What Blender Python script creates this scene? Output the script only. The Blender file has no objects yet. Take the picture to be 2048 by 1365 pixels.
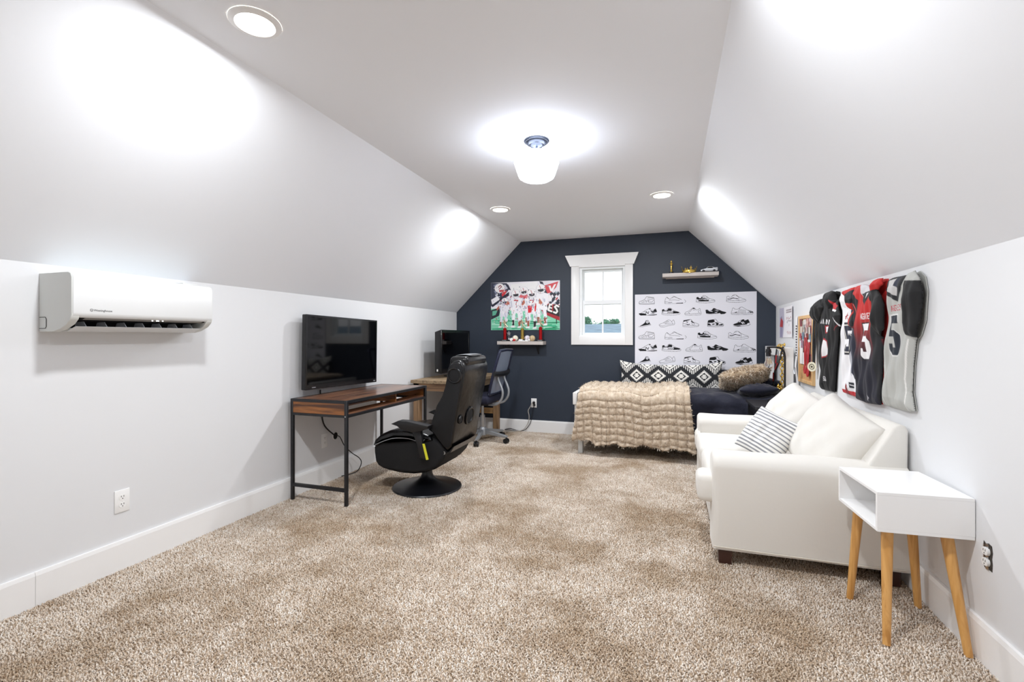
import bpy, bmesh, math, random
import numpy as np
from mathutils import Vector, Matrix, noise

SC = bpy.context.scene
# ------------------------------------------------------------------ camera
cam_d = bpy.data.cameras.new('camera')
cam_d.sensor_fit = 'HORIZONTAL'; cam_d.sensor_width = 36.0
cam_d.lens = 36.0 * 950.0 / 2048.0
cam_d.shift_y = -7.5 / 2048.0
cam_d.clip_start = 0.02; cam_d.clip_end = 300
cam = bpy.data.objects.new('camera', cam_d); SC.collection.objects.link(cam)
cam.location = (0, 0, 1.2)
cam.rotation_euler = (math.radians(90), 0, math.radians(18.24))
SC.camera = cam
# ------------------------------------------------------------------ sky (overcast white)
wd = bpy.data.worlds.new('sky'); SC.world = wd; wd.use_nodes = True
wd.node_tree.nodes['Background'].inputs[0].default_value = (0.93, 0.96, 1.0, 1)
wd.node_tree.nodes['Background'].inputs[1].default_value = 1.25
# ------------------------------------------------------------------ exposure
vs = SC.view_settings
vs.view_transform = 'Standard'; vs.look = 'None'; vs.gamma = 1.0
vs.use_curve_mapping = False
vs.exposure = 0.6
CAN_POWER = 16.5        # watts of each recessed ceiling light
GLOBE_STRENGTH = 12.0   # glow of the schoolhouse shade
SC.cycles.max_bounces = 12
SC.cycles.diffuse_bounces = 10
SC.cycles.glossy_bounces = 3
SC.cycles.sample_clamp_indirect = 8.0

# ------------------------------------------------------------------ helpers
PI = math.pi
rnd = random.Random(7)
C = SC.collection
XL, XR, YF, YB = -2.70, 1.113, 5.82, -1.0      # side walls, far wall, back wall
ZK, ZC = 1.533, 2.424                          # knee wall height, flat ceiling
CXL, CXR = -1.797, 0.218                       # edges of the flat ceiling

def lin(c):
    if isinstance(c, str):
        c = tuple(int(c[i:i + 2], 16) / 255 for i in (0, 2, 4))
    return tuple((v / 12.92 if v <= 0.04045 else ((v + 0.055) / 1.055) ** 2.4) for v in c[:3])

MATS = {}
def mat(name, col, rough=0.6, metal=0.0, bump=0.0, bscale=60.0, var=0.0, vscale=6.0, coat=0.0, sheen=0.0, spec=0.5, stretch=None, col2=None, dist=0.01, detail=4.0):
    if name in MATS: return MATS[name]
    m = bpy.data.materials.new(name); m.use_nodes = True; MATS[name] = m
    nt = m.node_tree; N = nt.nodes; L = nt.links
    b = N['Principled BSDF']; c = lin(col)
    b.inputs['Base Color'].default_value = (*c, 1)
    b.inputs['Roughness'].default_value = rough
    b.inputs['Metallic'].default_value = metal
    b.inputs['Specular IOR Level'].default_value = spec
    b.inputs['Coat Weight'].default_value = coat
    b.inputs['Sheen Weight'].default_value = sheen
    tc = N.new('ShaderNodeTexCoord'); src = tc.outputs['Object']
    if stretch:
        mp = N.new('ShaderNodeMapping'); mp.inputs['Scale'].default_value = stretch
        L.new(src, mp.inputs['Vector']); src = mp.outputs['Vector']
    if var or col2:
        nz = N.new('ShaderNodeTexNoise'); nz.inputs['Scale'].default_value = vscale; nz.inputs['Detail'].default_value = detail
        L.new(src, nz.inputs['Vector'])
        rp = N.new('ShaderNodeValToRGB')
        d = lin(col2) if col2 else tuple(v * (1 - var) for v in c)
        u = c if col2 else tuple(min(1, v * (1 + var)) for v in c)
        rp.color_ramp.elements[0].position = 0.3; rp.color_ramp.elements[0].color = (*d, 1)
        rp.color_ramp.elements[1].position = 0.7; rp.color_ramp.elements[1].color = (*u, 1)
        L.new(nz.outputs['Fac'], rp.inputs['Fac']); L.new(rp.outputs['Color'], b.inputs['Base Color'])
    if bump:
        nb = N.new('ShaderNodeTexNoise'); nb.inputs['Scale'].default_value = bscale; nb.inputs['Detail'].default_value = 5
        L.new(src, nb.inputs['Vector'])
        bp = N.new('ShaderNodeBump'); bp.inputs['Strength'].default_value = bump; bp.inputs['Distance'].default_value = dist
        L.new(nb.outputs['Fac'], bp.inputs['Height']); L.new(bp.outputs['Normal'], b.inputs['Normal'])
    return m

def emat(name, col, strength):
    m = bpy.data.materials.new(name); m.use_nodes = True; MATS[name] = m
    b = m.node_tree.nodes['Principled BSDF']
    b.inputs['Base Color'].default_value = (*lin(col), 1); b.inputs['Roughness'].default_value = .4
    b.inputs['Emission Color'].default_value = (*lin(col), 1); b.inputs['Emission Strength'].default_value = strength
    return m

def colmat(name, rough=0.8, bump=0.0, bscale=300.0, metal=0.0, sheen=0.0, dist=0.002):
    if name in MATS: return MATS[name]
    m = bpy.data.materials.new(name); m.use_nodes = True; MATS[name] = m
    nt = m.node_tree; b = nt.nodes['Principled BSDF']
    at = nt.nodes.new('ShaderNodeAttribute'); at.attribute_name = 'Col'
    nt.links.new(at.outputs['Color'], b.inputs['Base Color'])
    b.inputs['Roughness'].default_value = rough; b.inputs['Metallic'].default_value = metal
    b.inputs['Sheen Weight'].default_value = sheen
    if bump:
        tc = nt.nodes.new('ShaderNodeTexCoord'); nb = nt.nodes.new('ShaderNodeTexNoise'); nb.inputs['Scale'].default_value = bscale
        bp = nt.nodes.new('ShaderNodeBump'); bp.inputs['Strength'].default_value = bump; bp.inputs['Distance'].default_value = dist
        nt.links.new(tc.outputs['Object'], nb.inputs['Vector'])
        nt.links.new(nb.outputs['Fac'], bp.inputs['Height']); nt.links.new(bp.outputs['Normal'], b.inputs['Normal'])
    return m

def wood(name, c1, c2, c3, axis=1, rough=0.45, scale=1.0, coat=0.0):
    """straight-grained wood; grain runs along `axis`"""
    m = bpy.data.materials.new(name); m.use_nodes = True; MATS[name] = m
    nt = m.node_tree; N = nt.nodes; L = nt.links; b = N['Principled BSDF']
    tc = N.new('ShaderNodeTexCoord'); mp = N.new('ShaderNodeMapping')
    s = [26.0 * scale] * 3; s[axis] = 1.6 * scale
    mp.inputs['Scale'].default_value = s
    oi = N.new('ShaderNodeObjectInfo')
    add = N.new('ShaderNodeVectorMath'); add.operation = 'MULTIPLY_ADD'
    add.inputs[1].default_value = (1, 1, 1)
    cm = N.new('ShaderNodeCombineXYZ'); ml = N.new('ShaderNodeMath'); ml.operation = 'MULTIPLY'; ml.inputs[1].default_value = 37.0
    L.new(oi.outputs['Random'], ml.inputs[0]); L.new(ml.outputs[0], cm.inputs[0]); L.new(ml.outputs[0], cm.inputs[2])
    L.new(tc.outputs['Object'], mp.inputs['Vector']); L.new(mp.outputs['Vector'], add.inputs[0]); L.new(cm.outputs[0], add.inputs[2])
    n1 = N.new('ShaderNodeTexNoise'); n1.inputs['Scale'].default_value = 1.0; n1.inputs['Detail'].default_value = 8; n1.inputs['Distortion'].default_value = .8
    L.new(add.outputs[0], n1.inputs['Vector'])
    rp = N.new('ShaderNodeValToRGB'); e = rp.color_ramp.elements
    e[0].position = .36; e[0].color = (*lin(c1), 1); e[1].position = .64; e[1].color = (*lin(c3), 1)
    k = e.new(.5); k.color = (*lin(c2), 1)
    L.new(n1.outputs['Fac'], rp.inputs['Fac']); L.new(rp.outputs['Color'], b.inputs['Base Color'])
    b.inputs['Roughness'].default_value = rough; b.inputs['Coat Weight'].default_value = coat; b.inputs['Coat Roughness'].default_value = .2
    bp = N.new('ShaderNodeBump'); bp.inputs['Strength'].default_value = .15; bp.inputs['Distance'].default_value = .003
    L.new(n1.outputs['Fac'], bp.inputs['Height']); L.new(bp.outputs['Normal'], b.inputs['Normal'])
    return m

# ---- shapes -------------------------------------------------------
def frame_for(d):
    d = Vector(d).normalized()
    a = Vector((0, 0, 1)) if abs(d.z) < .9 else Vector((1, 0, 0))
    x = a.cross(d).normalized(); return x, d.cross(x).normalized(), d

class B:
    """collects shapes into one bmesh"""
    def __init__(s): s.bm = bmesh.new()
    def box(s, x0, x1, y0, y1, z0, z1, bev=0.0, seg=2):
        r = bmesh.ops.create_cube(s.bm, size=1.0); v = r['verts']
        for q in v:
            q.co = Vector((x0 + (q.co.x + .5) * (x1 - x0), y0 + (q.co.y + .5) * (y1 - y0), z0 + (q.co.z + .5) * (z1 - z0)))
        if bev:
            es = list({e for q in v for e in q.link_edges})
            bmesh.ops.bevel(s.bm, geom=es, offset=bev, segments=seg, profile=.5, affect='EDGES', clamp_overlap=True)
        return s
    def bar(s, p0, p1, w, h=None, up=None, bev=0.0):
        p0, p1 = Vector(p0), Vector(p1); h = h or w
        x, y, d = frame_for(p1 - p0)
        if up:
            y = (Vector(up) - d * Vector(up).dot(d)).normalized(); x = y.cross(d)
        L = (p1 - p0).length; M = Matrix((x, y, d)).transposed().to_4x4(); M.translation = (p0 + p1) / 2
        r = bmesh.ops.create_cube(s.bm, size=1.0, matrix=M @ Matrix.Diagonal((w, h, L, 1)))
        if bev:
            es = list({e for q in r['verts'] for e in q.link_edges})
            bmesh.ops.bevel(s.bm, geom=es, offset=bev, segments=2, profile=.5, affect='EDGES')
        return s
    def cyl(s, p0, p1, r0, r1=None, n=16, cap=True):
        return s.tube([p0, p1], [r0, r0 if r1 is None else r1], n, cap)
    def tube(s, pts, r, n=10, cap=True, closed=False, flat=1.0):
        pts = [Vector(p) for p in pts]; m = len(pts)
        rs = r if isinstance(r, (list, tuple)) else [r] * m
        rings = []; px = None
        for i, p in enumerate(pts):
            if closed: d = pts[(i + 1) % m] - pts[i - 1]
            else: d = pts[min(i + 1, m - 1)] - pts[max(i - 1, 0)]
            if d.length < 1e-9: d = Vector((0, 0, 1))
            d.normalize()
            if px is None: x, y, _ = frame_for(d)
            else:
                x = px - d * px.dot(d)
                x = x.normalized() if x.length > 1e-6 else frame_for(d)[0]
                y = d.cross(x)
            px = x
            rings.append([s.bm.verts.new(p + (x * math.cos(2 * PI * k / n) + y * math.sin(2 * PI * k / n) * flat) * rs[i]) for k in range(n)])
        for i in range(m if closed else m - 1):
            a, b = rings[i], rings[(i + 1) % m]
            for k in range(n):
                s.bm.faces.new((a[k], a[(k + 1) % n], b[(k + 1) % n], b[k]))
        if cap and not closed:
            s.bm.faces.new(rings[0][::-1]); s.bm.faces.new(rings[-1])
        return s
    def lathe(s, prof, o=(0, 0, 0), axis=(0, 0, 1), n=32):
        o = Vector(o); x, y, d = frame_for(axis); rings = []
        for r, h in prof:
            if r < 1e-6: rings.append([s.bm.verts.new(o + d * h)])
            else: rings.append([s.bm.verts.new(o + d * h + (x * math.cos(2 * PI * k / n) + y * math.sin(2 * PI * k / n)) * r) for k in range(n)])
        for a, b in zip(rings, rings[1:]):
            for k in range(n):
                l = (k + 1) % n
                if len(a) == 1 and len(b) == 1: continue
                if len(a) == 1: s.bm.faces.new((a[0], b[l], b[k]))
                elif len(b) == 1: s.bm.faces.new((a[k], a[l], b[0]))
                else: s.bm.faces.new((a[k], a[l], b[l], b[k]))
        return s
    def prism(s, poly, d0, d1, fn, bev=0.0, seg=2):
        """poly in 2D, extruded d0..d1; fn(u,v,d) -> xyz"""
        a = [s.bm.verts.new(fn(u, v, d0)) for u, v in poly]; b = [s.bm.verts.new(fn(u, v, d1)) for u, v in poly]
        fs = [s.bm.faces.new(a[::-1]), s.bm.faces.new(b)]
        m = len(poly)
        for i in range(m): fs.append(s.bm.faces.new((a[i], a[(i + 1) % m], b[(i + 1) % m], b[i])))
        bmesh.ops.recalc_face_normals(s.bm, faces=fs)
        if bev:
            es = list(fs[0].edges) + list(fs[1].edges)
            bmesh.ops.bevel(s.bm, geom=es, offset=bev, segments=seg, profile=.5, affect='EDGES')
        return s
    def sph(s, c, r, n=14, sc=(1, 1, 1)):
        M = Matrix.Translation(c) @ Matrix.Diagonal((r * sc[0], r * sc[1], r * sc[2], 1))
        bmesh.ops.create_uvsphere(s.bm, u_segments=n, v_segments=max(6, n * 2 // 3), radius=1.0, matrix=M); return s
    def torus(s, c, R, r, axis=(0, 0, 1), n=20, m=8, sx=1.0):
        x, y, d = frame_for(axis); c = Vector(c)
        return s.tube([c + x * math.cos(2 * PI * k / n) * R * sx + y * math.sin(2 * PI * k / n) * R for k in range(n)], r, m, closed=True)
    def xform(s, M):
        bmesh.ops.transform(s.bm, matrix=M, verts=s.bm.verts[:]); return s

def thing(name, label, cat, loc=(0, 0, 0), rz=0.0, group=None):
    o = bpy.data.objects.new(name, None); C.objects.link(o); o.empty_display_size = .1
    o.location = loc; o.rotation_euler = (0, 0, rz); o['label'] = label; o['category'] = cat
    if group: o['group'] = group
    return o
def rootloc(p):
    v = Vector(p.location)
    while p.parent: p = p.parent; v += Vector(p.location)
    return v
def put(name, bld, m, parent=None, smooth=True, local=False, ang=40, label=None):
    """link a bmesh as ONE mesh object; coordinates are world unless local"""
    bm = bld.bm if isinstance(bld, B) else bld
    bmesh.ops.recalc_face_normals(bm, faces=bm.faces[:])
    me = bpy.data.meshes.new(name); 
    if smooth:
        for f in bm.faces: f.smooth = True
        a = math.radians(ang)
        for e in bm.edges:
            if len(e.link_faces) == 2 and e.calc_face_angle(0) > a: e.smooth = False
    bm.to_mesh(me); bm.free()
    return putmesh(name, me, m, parent, local, label)
def putmesh(name, me, m, parent=None, local=False, label=None):
    o = bpy.data.objects.new(name, me); C.objects.link(o)
    if m: me.materials.append(m)
    if parent is not None:
        if not local: me.transform(Matrix.Translation(-rootloc(parent)))
        o.parent = parent
    elif not local:
        co = np.empty(len(me.vertices) * 3, 'f'); me.vertices.foreach_get('co', co); co = co.reshape(-1, 3)
        lo, hi = co.min(0), co.max(0)
        p = Vector(((lo[0] + hi[0]) / 2, (lo[1] + hi[1]) / 2, lo[2])); p = Vector([float(q) for q in p])
        me.transform(Matrix.Translation(-p)); o.location = p
    if label: o['label'] = label
    return o
def tag(o, label, cat, group=None):
    o['label'] = label; o['category'] = cat
    if group: o['group'] = group
    return o
def struct(o, label=None):
    o['kind'] = 'structure'
    if label: o['label'] = label
    return o
def copy_tree(o, parent=None):
    c = o.copy(); C.objects.link(c); c.parent = parent
    for ch in list(o.children): copy_tree(ch, c)
    return c

def gridmesh(name, P, cols=None, closed_u=False, mask=None):
    """P: (nv,nu,3) array -> mesh; cols (nv,nu,3) linear; mask (nv-1,nu-1) cells to keep"""
    nv, nu = P.shape[:2]
    idx = np.arange(nv * nu).reshape(nv, nu)
    a, b, c, d = idx[:-1, :-1], idx[:-1, 1:], idx[1:, 1:], idx[1:, :-1]
    q = np.stack([a, b, c, d], -1)
    if closed_u:
        e = np.stack([idx[:-1, -1], idx[:-1, 0], idx[1:, 0], idx[1:, -1]], -1)[:, None]
        q = np.concatenate([q, e], 1)
    q = q[mask] if mask is not None else q.reshape(-1, 4)
    q = q.reshape(-1, 4); co = P.reshape(-1, 3)
    cl = cols.reshape(-1, 3) if cols is not None else None
    used = np.unique(q); rm = np.full(len(co), -1); rm[used] = np.arange(len(used))
    return rawmesh(name, co[used], rm[q], cl[used] if cl is not None else None)
def rawmesh(name, co, q, cl=None, smooth=True):
    me = bpy.data.meshes.new(name); n = len(q); k = q.shape[1]
    me.vertices.add(len(co)); me.vertices.foreach_set('co', np.ascontiguousarray(co, 'f').ravel())
    me.loops.add(n * k); me.loops.foreach_set('vertex_index', np.ascontiguousarray(q, 'i').ravel())
    me.polygons.add(n); me.polygons.foreach_set('loop_start', np.arange(0, n * k, k, dtype='i'))
    me.polygons.foreach_set('loop_total', np.full(n, k, 'i'))
    me.update(calc_edges=True)
    me.polygons.foreach_set('use_smooth', np.full(n, smooth))
    if cl is not None:
        at = me.color_attributes.new('Col', 'FLOAT_COLOR', 'POINT')
        c4 = np.ones((len(co), 4), 'f'); c4[:, :3] = cl
        at.data.foreach_set('color', c4.ravel())
    me.validate(); return me

class Canvas:
    """tiny anti-aliased painter; x0..x1 / y0..y1 in any units (y up), result = linear colours per grid vertex"""
    def __init__(s, x0, x1, y0, y1, res, bg, ss=2):
        s.x0, s.x1, s.y0, s.y1, s.ss = x0, x1, y0, y1, ss
        s.nu = int(round((x1 - x0) / res)) + 1; s.nv = int(round((y1 - y0) / res)) + 1
        s.W, s.H = s.nu * ss, s.nv * ss
        s.a = np.empty((s.H, s.W, 3), 'f'); s.a[:] = lin(bg)
        s.gx = x0 + (np.arange(s.W) + .5 - ss / 2) / ss * (x1 - x0) / (s.nu - 1)
        s.gy = y0 + (np.arange(s.H) + .5 - ss / 2) / ss * (y1 - y0) / (s.nv - 1)
    def _box(s, x0, x1, y0, y1):
        i0, i1 = np.searchsorted(s.gx, [x0, x1]); j0, j1 = np.searchsorted(s.gy, [y0, y1])
        return i0, i1, j0, j1
    def mask(s, pts):
        xs = [p[0] for p in pts]; ys = [p[1] for p in pts]
        i0, i1, j0, j1 = s._box(min(xs), max(xs), min(ys), max(ys))
        X, Y = np.meshgrid(s.gx[i0:i1], s.gy[j0:j1]); ins = np.zeros(X.shape, bool)
        n = len(pts)
        for k in range(n):
            (ax, ay), (bx, by) = pts[k], pts[(k + 1) % n]
            if ay == by: continue
            c = ((ay > Y) != (by > Y)) & (X < (bx - ax) * (Y - ay) / (by - ay) + ax)
            ins ^= c
        return (slice(j0, j1), slice(i0, i1)), ins
    def poly(s, pts, col, alpha=1.0):
        sl, m = s.mask(pts); v = s.a[sl]; v[m] = v[m] * (1 - alpha) + np.array(lin(col), 'f') * alpha; return s
    def line(s, pts, w, col, closed=False):
        c = np.array(lin(col), 'f'); pts = list(pts) + ([pts[0]] if closed else [])
        for (ax, ay), (bx, by) in zip(pts, pts[1:]):
            i0, i1, j0, j1 = s._box(min(ax, bx) - w, max(ax, bx) + w, min(ay, by) - w, max(ay, by) + w)
            X, Y = np.meshgrid(s.gx[i0:i1], s.gy[j0:j1]); dx, dy = bx - ax, by - ay
            t = np.clip(((X - ax) * dx + (Y - ay) * dy) / max(dx * dx + dy * dy, 1e-12), 0, 1)
            m = (X - ax - t * dx) ** 2 + (Y - ay - t * dy) ** 2 < (w / 2) ** 2
            s.a[j0:j1, i0:i1][m] = c
        return s
    def disc(s, x, y, rx, ry, col, rot=0):
        return s.poly([(x + rx * math.cos(t) * math.cos(rot) - ry * math.sin(t) * math.sin(rot), y + rx * math.cos(t) * math.sin(rot) + ry * math.sin(t) * math.cos(rot)) for t in [2 * PI * k / 24 for k in range(24)]], col)
    def out(s):
        return s.a.reshape(s.nv, s.ss, s.nu, s.ss, 3).mean((1, 3))
    def grid(s):
        return np.meshgrid(np.linspace(s.x0, s.x1, s.nu), np.linspace(s.y0, s.y1, s.nv))

# simple block lettering as strokes in a unit cell (x 0..1, y 0..1 up)
GLYPH = {'A': [[(0, 0), (.5, 1), (1, 0)], [(.2, .38), (.8, .38)]], 'G': [[(1, .85), (.7, 1), (.25, 1), (0, .75), (0, .25), (.25, 0), (.75, 0), (1, .2), (1, .48), (.55, .48)]],
 'I': [[(.5, 0), (.5, 1)]], 'E': [[(1, 1), (0, 1), (0, 0), (1, 0)], [(0, .52), (.8, .52)]], 'S': [[(1, .85), (.75, 1), (.25, 1), (0, .78), (.25, .55), (.75, .48), (1, .25), (.75, 0), (.25, 0), (0, .15)]],
 'N': [[(0, 0), (0, 1), (1, 0), (1, 1)]], 'L': [[(0, 1), (0, 0), (1, 0)]], '7': [[(0, 1), (1, 1), (.35, 0)]], '1': [[(.2, .8), (.55, 1), (.55, 0)]], '5': [[(1, 1), (0, 1), (0, .55), (.7, .58), (1, .35), (.8, 0), (.1, 0)]],
 'V': [[(0, 1), (.5, 0), (1, 1)]], 'O': [[(.3, 0), (0, .3), (0, .7), (.3, 1), (.7, 1), (1, .7), (1, .3), (.7, 0), (.3, 0)]], 'R': [[(0, 0), (0, 1), (.7, 1), (1, .8), (.7, .52), (0, .52)], [(.5, .52), (1, 0)]], 'M': [[(0, 0), (0, 1), (.5, .4), (1, 1), (1, 0)]],
 'D': [[(0, 0), (0, 1), (.6, 1), (1, .7), (1, .3), (.6, 0), (0, 0)]], 'B': [[(0, 0), (0, 1), (.7, 1), (.95, .78), (.7, .53), (1, .28), (.7, 0), (0, 0)], [(0, .53), (.7, .53)]], 'T': [[(0, 1), (1, 1)], [(.5, 1), (.5, 0)]], 'U': [[(0, 1), (0, .2), (.25, 0), (.75, 0), (1, .2), (1, 1)]], 'C': [[(1, .85), (.7, 1), (.25, 1), (0, .75), (0, .25), (.25, 0), (.75, 0), (1, .15)]]}
def letters(cv, txt, x0, y0, w, h, gap, th, col, flip=1):
    """flip=-1 writes towards -x (for surfaces whose reading direction is -x)"""
    x = x0
    for ch in txt:
        for st in GLYPH.get(ch, []):
            cv.line([(x + flip * px_ * w, y0 + py_ * h) for px_, py_ in st], th, col)
        x += flip * (w + gap)

# ------------------------------------------------------------------ common materials
M_wall = mat('wall_paint_warm_white', 'dfe0e2', .75)
M_ceil = mat('ceiling_paint_white', 'f1f4f9', .8)
M_navy = mat('navy_wall_paint', '293240', .55)
M_trim = mat('trim_white_semigloss', 'f0f0f0', .35)
M_white = mat('white_plastic', 'f1f1f0', .35)
M_whitelac = mat('white_lacquer', 'f4f4f4', .28)
M_black = mat('black_powder_coat', '15161a', .45)
M_blackpl = mat('black_plastic', '131316', .4)
M_leather = mat('black_vinyl', '09090c', .27, bump=.5, bscale=9, dist=.012)
M_mesh = mat('black_mesh_fabric', '0e0e11', .85, bump=.2, bscale=500, dist=.002)
M_chrome = mat('brushed_silver', 'b9bcc0', .3, metal=1.0)
M_silverpl = mat('silver_painted_plastic', 'a9adb2', .4, metal=.6)
M_gold = mat('gold_metal', 'e2bf62', .27, metal=.9)
M_red = mat('red_metal_foil', 'b01218', .25, metal=.6)
M_slip = mat('white_cotton_slipcover', 'e0ddd7', .9, bump=.25, bscale=14, sheen=.2, dist=.006)
M_screen = mat('black_glass_screen', '030304', .05, spec=.32)
M_dark = mat('dark_void', '08080a', .8)
# ================================================================== the room
o = put('floor', B().box(XL - .1, XR + .1, YB - .1, YF + .1, -.06, -.009), mat('carpet_backing', 'a8937c', .95, var=.15, vscale=40)); struct(o, 'beige cut pile carpeted floor')
o = put('wall_left', B().box(XL - .12, XL, YB - .1, YF + .12, -.06, ZK + .002), M_wall, smooth=False); struct(o, 'low warm white knee wall on the left')
o = put('wall_right', B().box(XR, XR + .12, YB - .1, YF + .12, -.06, ZK + .002), M_wall, smooth=False); struct(o, 'low warm white knee wall on the right')
k = .09
sl = B().prism([(XL, ZK), (CXL, ZC), (CXL - k, ZC + k), (XL - .12, ZK + .09), (XL - .12, ZK)], YB - .1, YF + .12, lambda u, v, d: (u, d, v))
struct(put('ceiling_left', sl, M_ceil, smooth=False), 'white sloped ceiling on the left')
sl = B().prism([(XR, ZK), (CXR, ZC), (CXR + k, ZC + k), (XR + .12, ZK + .09), (XR + .12, ZK)], YB - .1, YF + .12, lambda u, v, d: (u, d, v))
struct(put('ceiling_right', sl, M_ceil, smooth=False), 'white sloped ceiling on the right')
struct(put('ceiling', B().box(CXL - k, CXR + k, YB - .1, YF + .12, ZC, ZC + .09), M_ceil, smooth=False), 'flat white ceiling strip')
WX0, WX1, WZ0, WZ1 = -1.048, -.489, 1.206, 2.062          # window opening
fw = lambda u, v, d: (u, d, v)
b = B()
b.prism([(XL, -.06), (WX0, -.06), (WX0, ZC), (CXL, ZC), (XL, ZK)], YF, YF + .12, fw)
b.prism([(WX1, -.06), (XR, -.06), (XR, ZK), (CXR, ZC), (WX1, ZC)], YF, YF + .12, fw)
b.box(WX0, WX1, YF, YF + .12, -.06, WZ0); b.box(WX0, WX1, YF, YF + .12, WZ1, ZC)
struct(put('wall_far', b, M_navy, smooth=False), 'dark navy painted gable wall')
b = B().prism([(XL, -.06), (XR, -.06), (XR, ZK), (CXR, ZC), (CXL, ZC), (XL, ZK)], YB - .1, YB, fw)
struct(put('wall_back', b, M_wall, smooth=False))
def baseboard(name, segs, label):
    b = B()
    for x0, x1, y0, y1 in segs:
        b.box(x0, x1, y0, y1, -.009, .132, .001, 1)
        # eased top edge
        if x1 - x0 < .05:
            i, w = (x1, -1) if x0 < -1 else (x0, 1)
            xa = x0 if x0 < -1 else x1
            b.prism([(xa, .132), (i, .132), (i + w * .004, .148), (xa, .148)], y0, y1, lambda u, v, d: (u, d, v))
        else:
            b.prism([(y1, .132), (y0, .132), (y0 + .004, .148), (y1, .148)], x0, x1, lambda u, v, d: (d, u, v))
    return struct(put(name, b, M_trim, smooth=False), label)
baseboard('baseboard_left', [(XL, XL + .016, YB, 1.348), (XL, XL + .016, 1.349, YF - .016)], 'tall white baseboard on the left wall')
baseboard('baseboard_right', [(XR - .016, XR, YB, YF - .016)], 'tall white baseboard on the right wall')
baseboard('baseboard_far', [(XL + .016, XR - .016, YF - .016, YF)], 'tall white baseboard under the navy wall')
baseboard('baseboard_back', [(XL + .016, XR - .016, YB, YB + .016)], None) if False else None

# ---- carpet pile: thousands of cut tufts (uncountable)
def tuft_tile(name, seed, T=.2, sp=.0082):
    r = np.random.RandomState(seed); n = int(T / sp); q = []; co = []; cl = []
    pal = [lin(c) for c in ('f1e9df', 'e8dccf', 'dccdbc', 'c8b6a2', 'f8f3ec')]
    for i in range(n):
        for j in range(n):
            x = (i + .5 + r.uniform(-.45, .45)) * T / n - T / 2; y = (j + .5 + r.uniform(-.45, .45)) * T / n - T / 2
            h = r.uniform(.009, .0135); lx, ly = r.uniform(-.006, .006, 2); rr = r.uniform(.0026, .0042); a0 = r.uniform(0, 6.28)
            s = len(co); c = np.array(pal[r.choice(5, p=[.3, .28, .2, .1, .12])])
            for kk, (t, ra) in enumerate(((0, 1.0), (.6, 1.15))):
                for m in range(3):
                    a = a0 + m * 2.094 + t * 1.2
                    co.append((x + lx * t * t + rr * ra * math.cos(a), y + ly * t * t + rr * ra * math.sin(a), h * t)); cl.append(c)
            co.append((x + lx * 1.2, y + ly * 1.2, h)); cl.append(c)
            for m in range(3):
                m2 = (m + 1) % 3
                q += [(s + m, s + m2, s + 3 + m2), (s + m, s + 3 + m2, s + 3 + m), (s + 3 + m, s + 3 + m2, s + 6)]
    return rawmesh(name, np.array(co), np.array(q), np.array(cl), smooth=True)
def carpet_material():
    m = bpy.data.materials.new('carpet_pile_beige'); m.use_nodes = True
    nt = m.node_tree; N = nt.nodes; L = nt.links; bs = N['Principled BSDF']
    at = N.new('ShaderNodeAttribute'); at.attribute_name = 'Col'
    g = N.new('ShaderNodeNewGeometry')
    n1 = N.new('ShaderNodeTexNoise'); n1.inputs['Scale'].default_value = 1.7; n1.inputs['Detail'].default_value = 2.5; n1.inputs['Roughness'].default_value = .6
    n2 = N.new('ShaderNodeTexNoise'); n2.inputs['Scale'].default_value = 9; n2.inputs['Detail'].default_value = 1
    L.new(g.outputs['Position'], n1.inputs['Vector']); L.new(g.outputs['Position'], n2.inputs['Vector'])
    rp = N.new('ShaderNodeValToRGB'); e = rp.color_ramp.elements
    e[0].position = .38; e[0].color = (.70, .62, .53, 1); e[1].position = .55; e[1].color = (1, .985, .97, 1)
    L.new(n1.outputs['Fac'], rp.inputs['Fac'])
    rq = N.new('ShaderNodeValToRGB'); e = rq.color_ramp.elements
    e[0].position = .32; e[0].color = (.9, .87, .84, 1); e[1].position = .55; e[1].color = (1, 1, 1, 1)
    L.new(n2.outputs['Fac'], rq.inputs['Fac'])
    m1 = N.new('ShaderNodeMix'); m1.data_type = 'RGBA'; m1.blend_type = 'MULTIPLY'; m1.inputs['Factor'].default_value = 1
    m2 = N.new('ShaderNodeMix'); m2.data_type = 'RGBA'; m2.blend_type = 'MULTIPLY'; m2.inputs['Factor'].default_value = 1
    L.new(at.outputs['Color'], m1.inputs['A']); L.new(rp.outputs['Color'], m1.inputs['B'])
    L.new(m1.outputs['Result'], m2.inputs['A']); L.new(rq.outputs['Color'], m2.inputs['B'])
    L.new(m2.outputs['Result'], bs.inputs['Base Color'])
    bs.inputs['Roughness'].default_value = .95; bs.inputs['Specular IOR Level'].default_value = .1
    return m
M_pile = carpet_material()
tcol = bpy.data.collections.new('carpet_tiles')
for kk in range(4):
    me = tuft_tile('pile_tile', 11 + kk); me.materials.append(M_pile)
    tcol.objects.link(bpy.data.objects.new('pile_tile', me))
T = (XR - XL) / 19; pts = []
ny = int((YF - YB) / T)
for i in range(19):
    for j in range(ny): pts.append((XL + (i + .5) * T, YF - (j + .5) * T, -.0095))
me = bpy.data.meshes.new('carpet_pile'); me.from_pydata(pts, [], []); me.materials.append(M_pile)
pile = bpy.data.objects.new('carpet_pile', me); C.objects.link(pile)
tag(pile, 'beige speckled cut pile carpet covering the whole floor', 'carpet'); pile['kind'] = 'stuff'
ng = bpy.data.node_groups.new('pile_scatter', 'GeometryNodeTree')
ng.interface.new_socket('Geometry', in_out='INPUT', socket_type='NodeSocketGeometry')
ng.interface.new_socket('Geometry', in_out='OUTPUT', socket_type='NodeSocketGeometry')
N = ng.nodes; gi = N.new('NodeGroupInput'); go = N.new('NodeGroupOutput')
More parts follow.
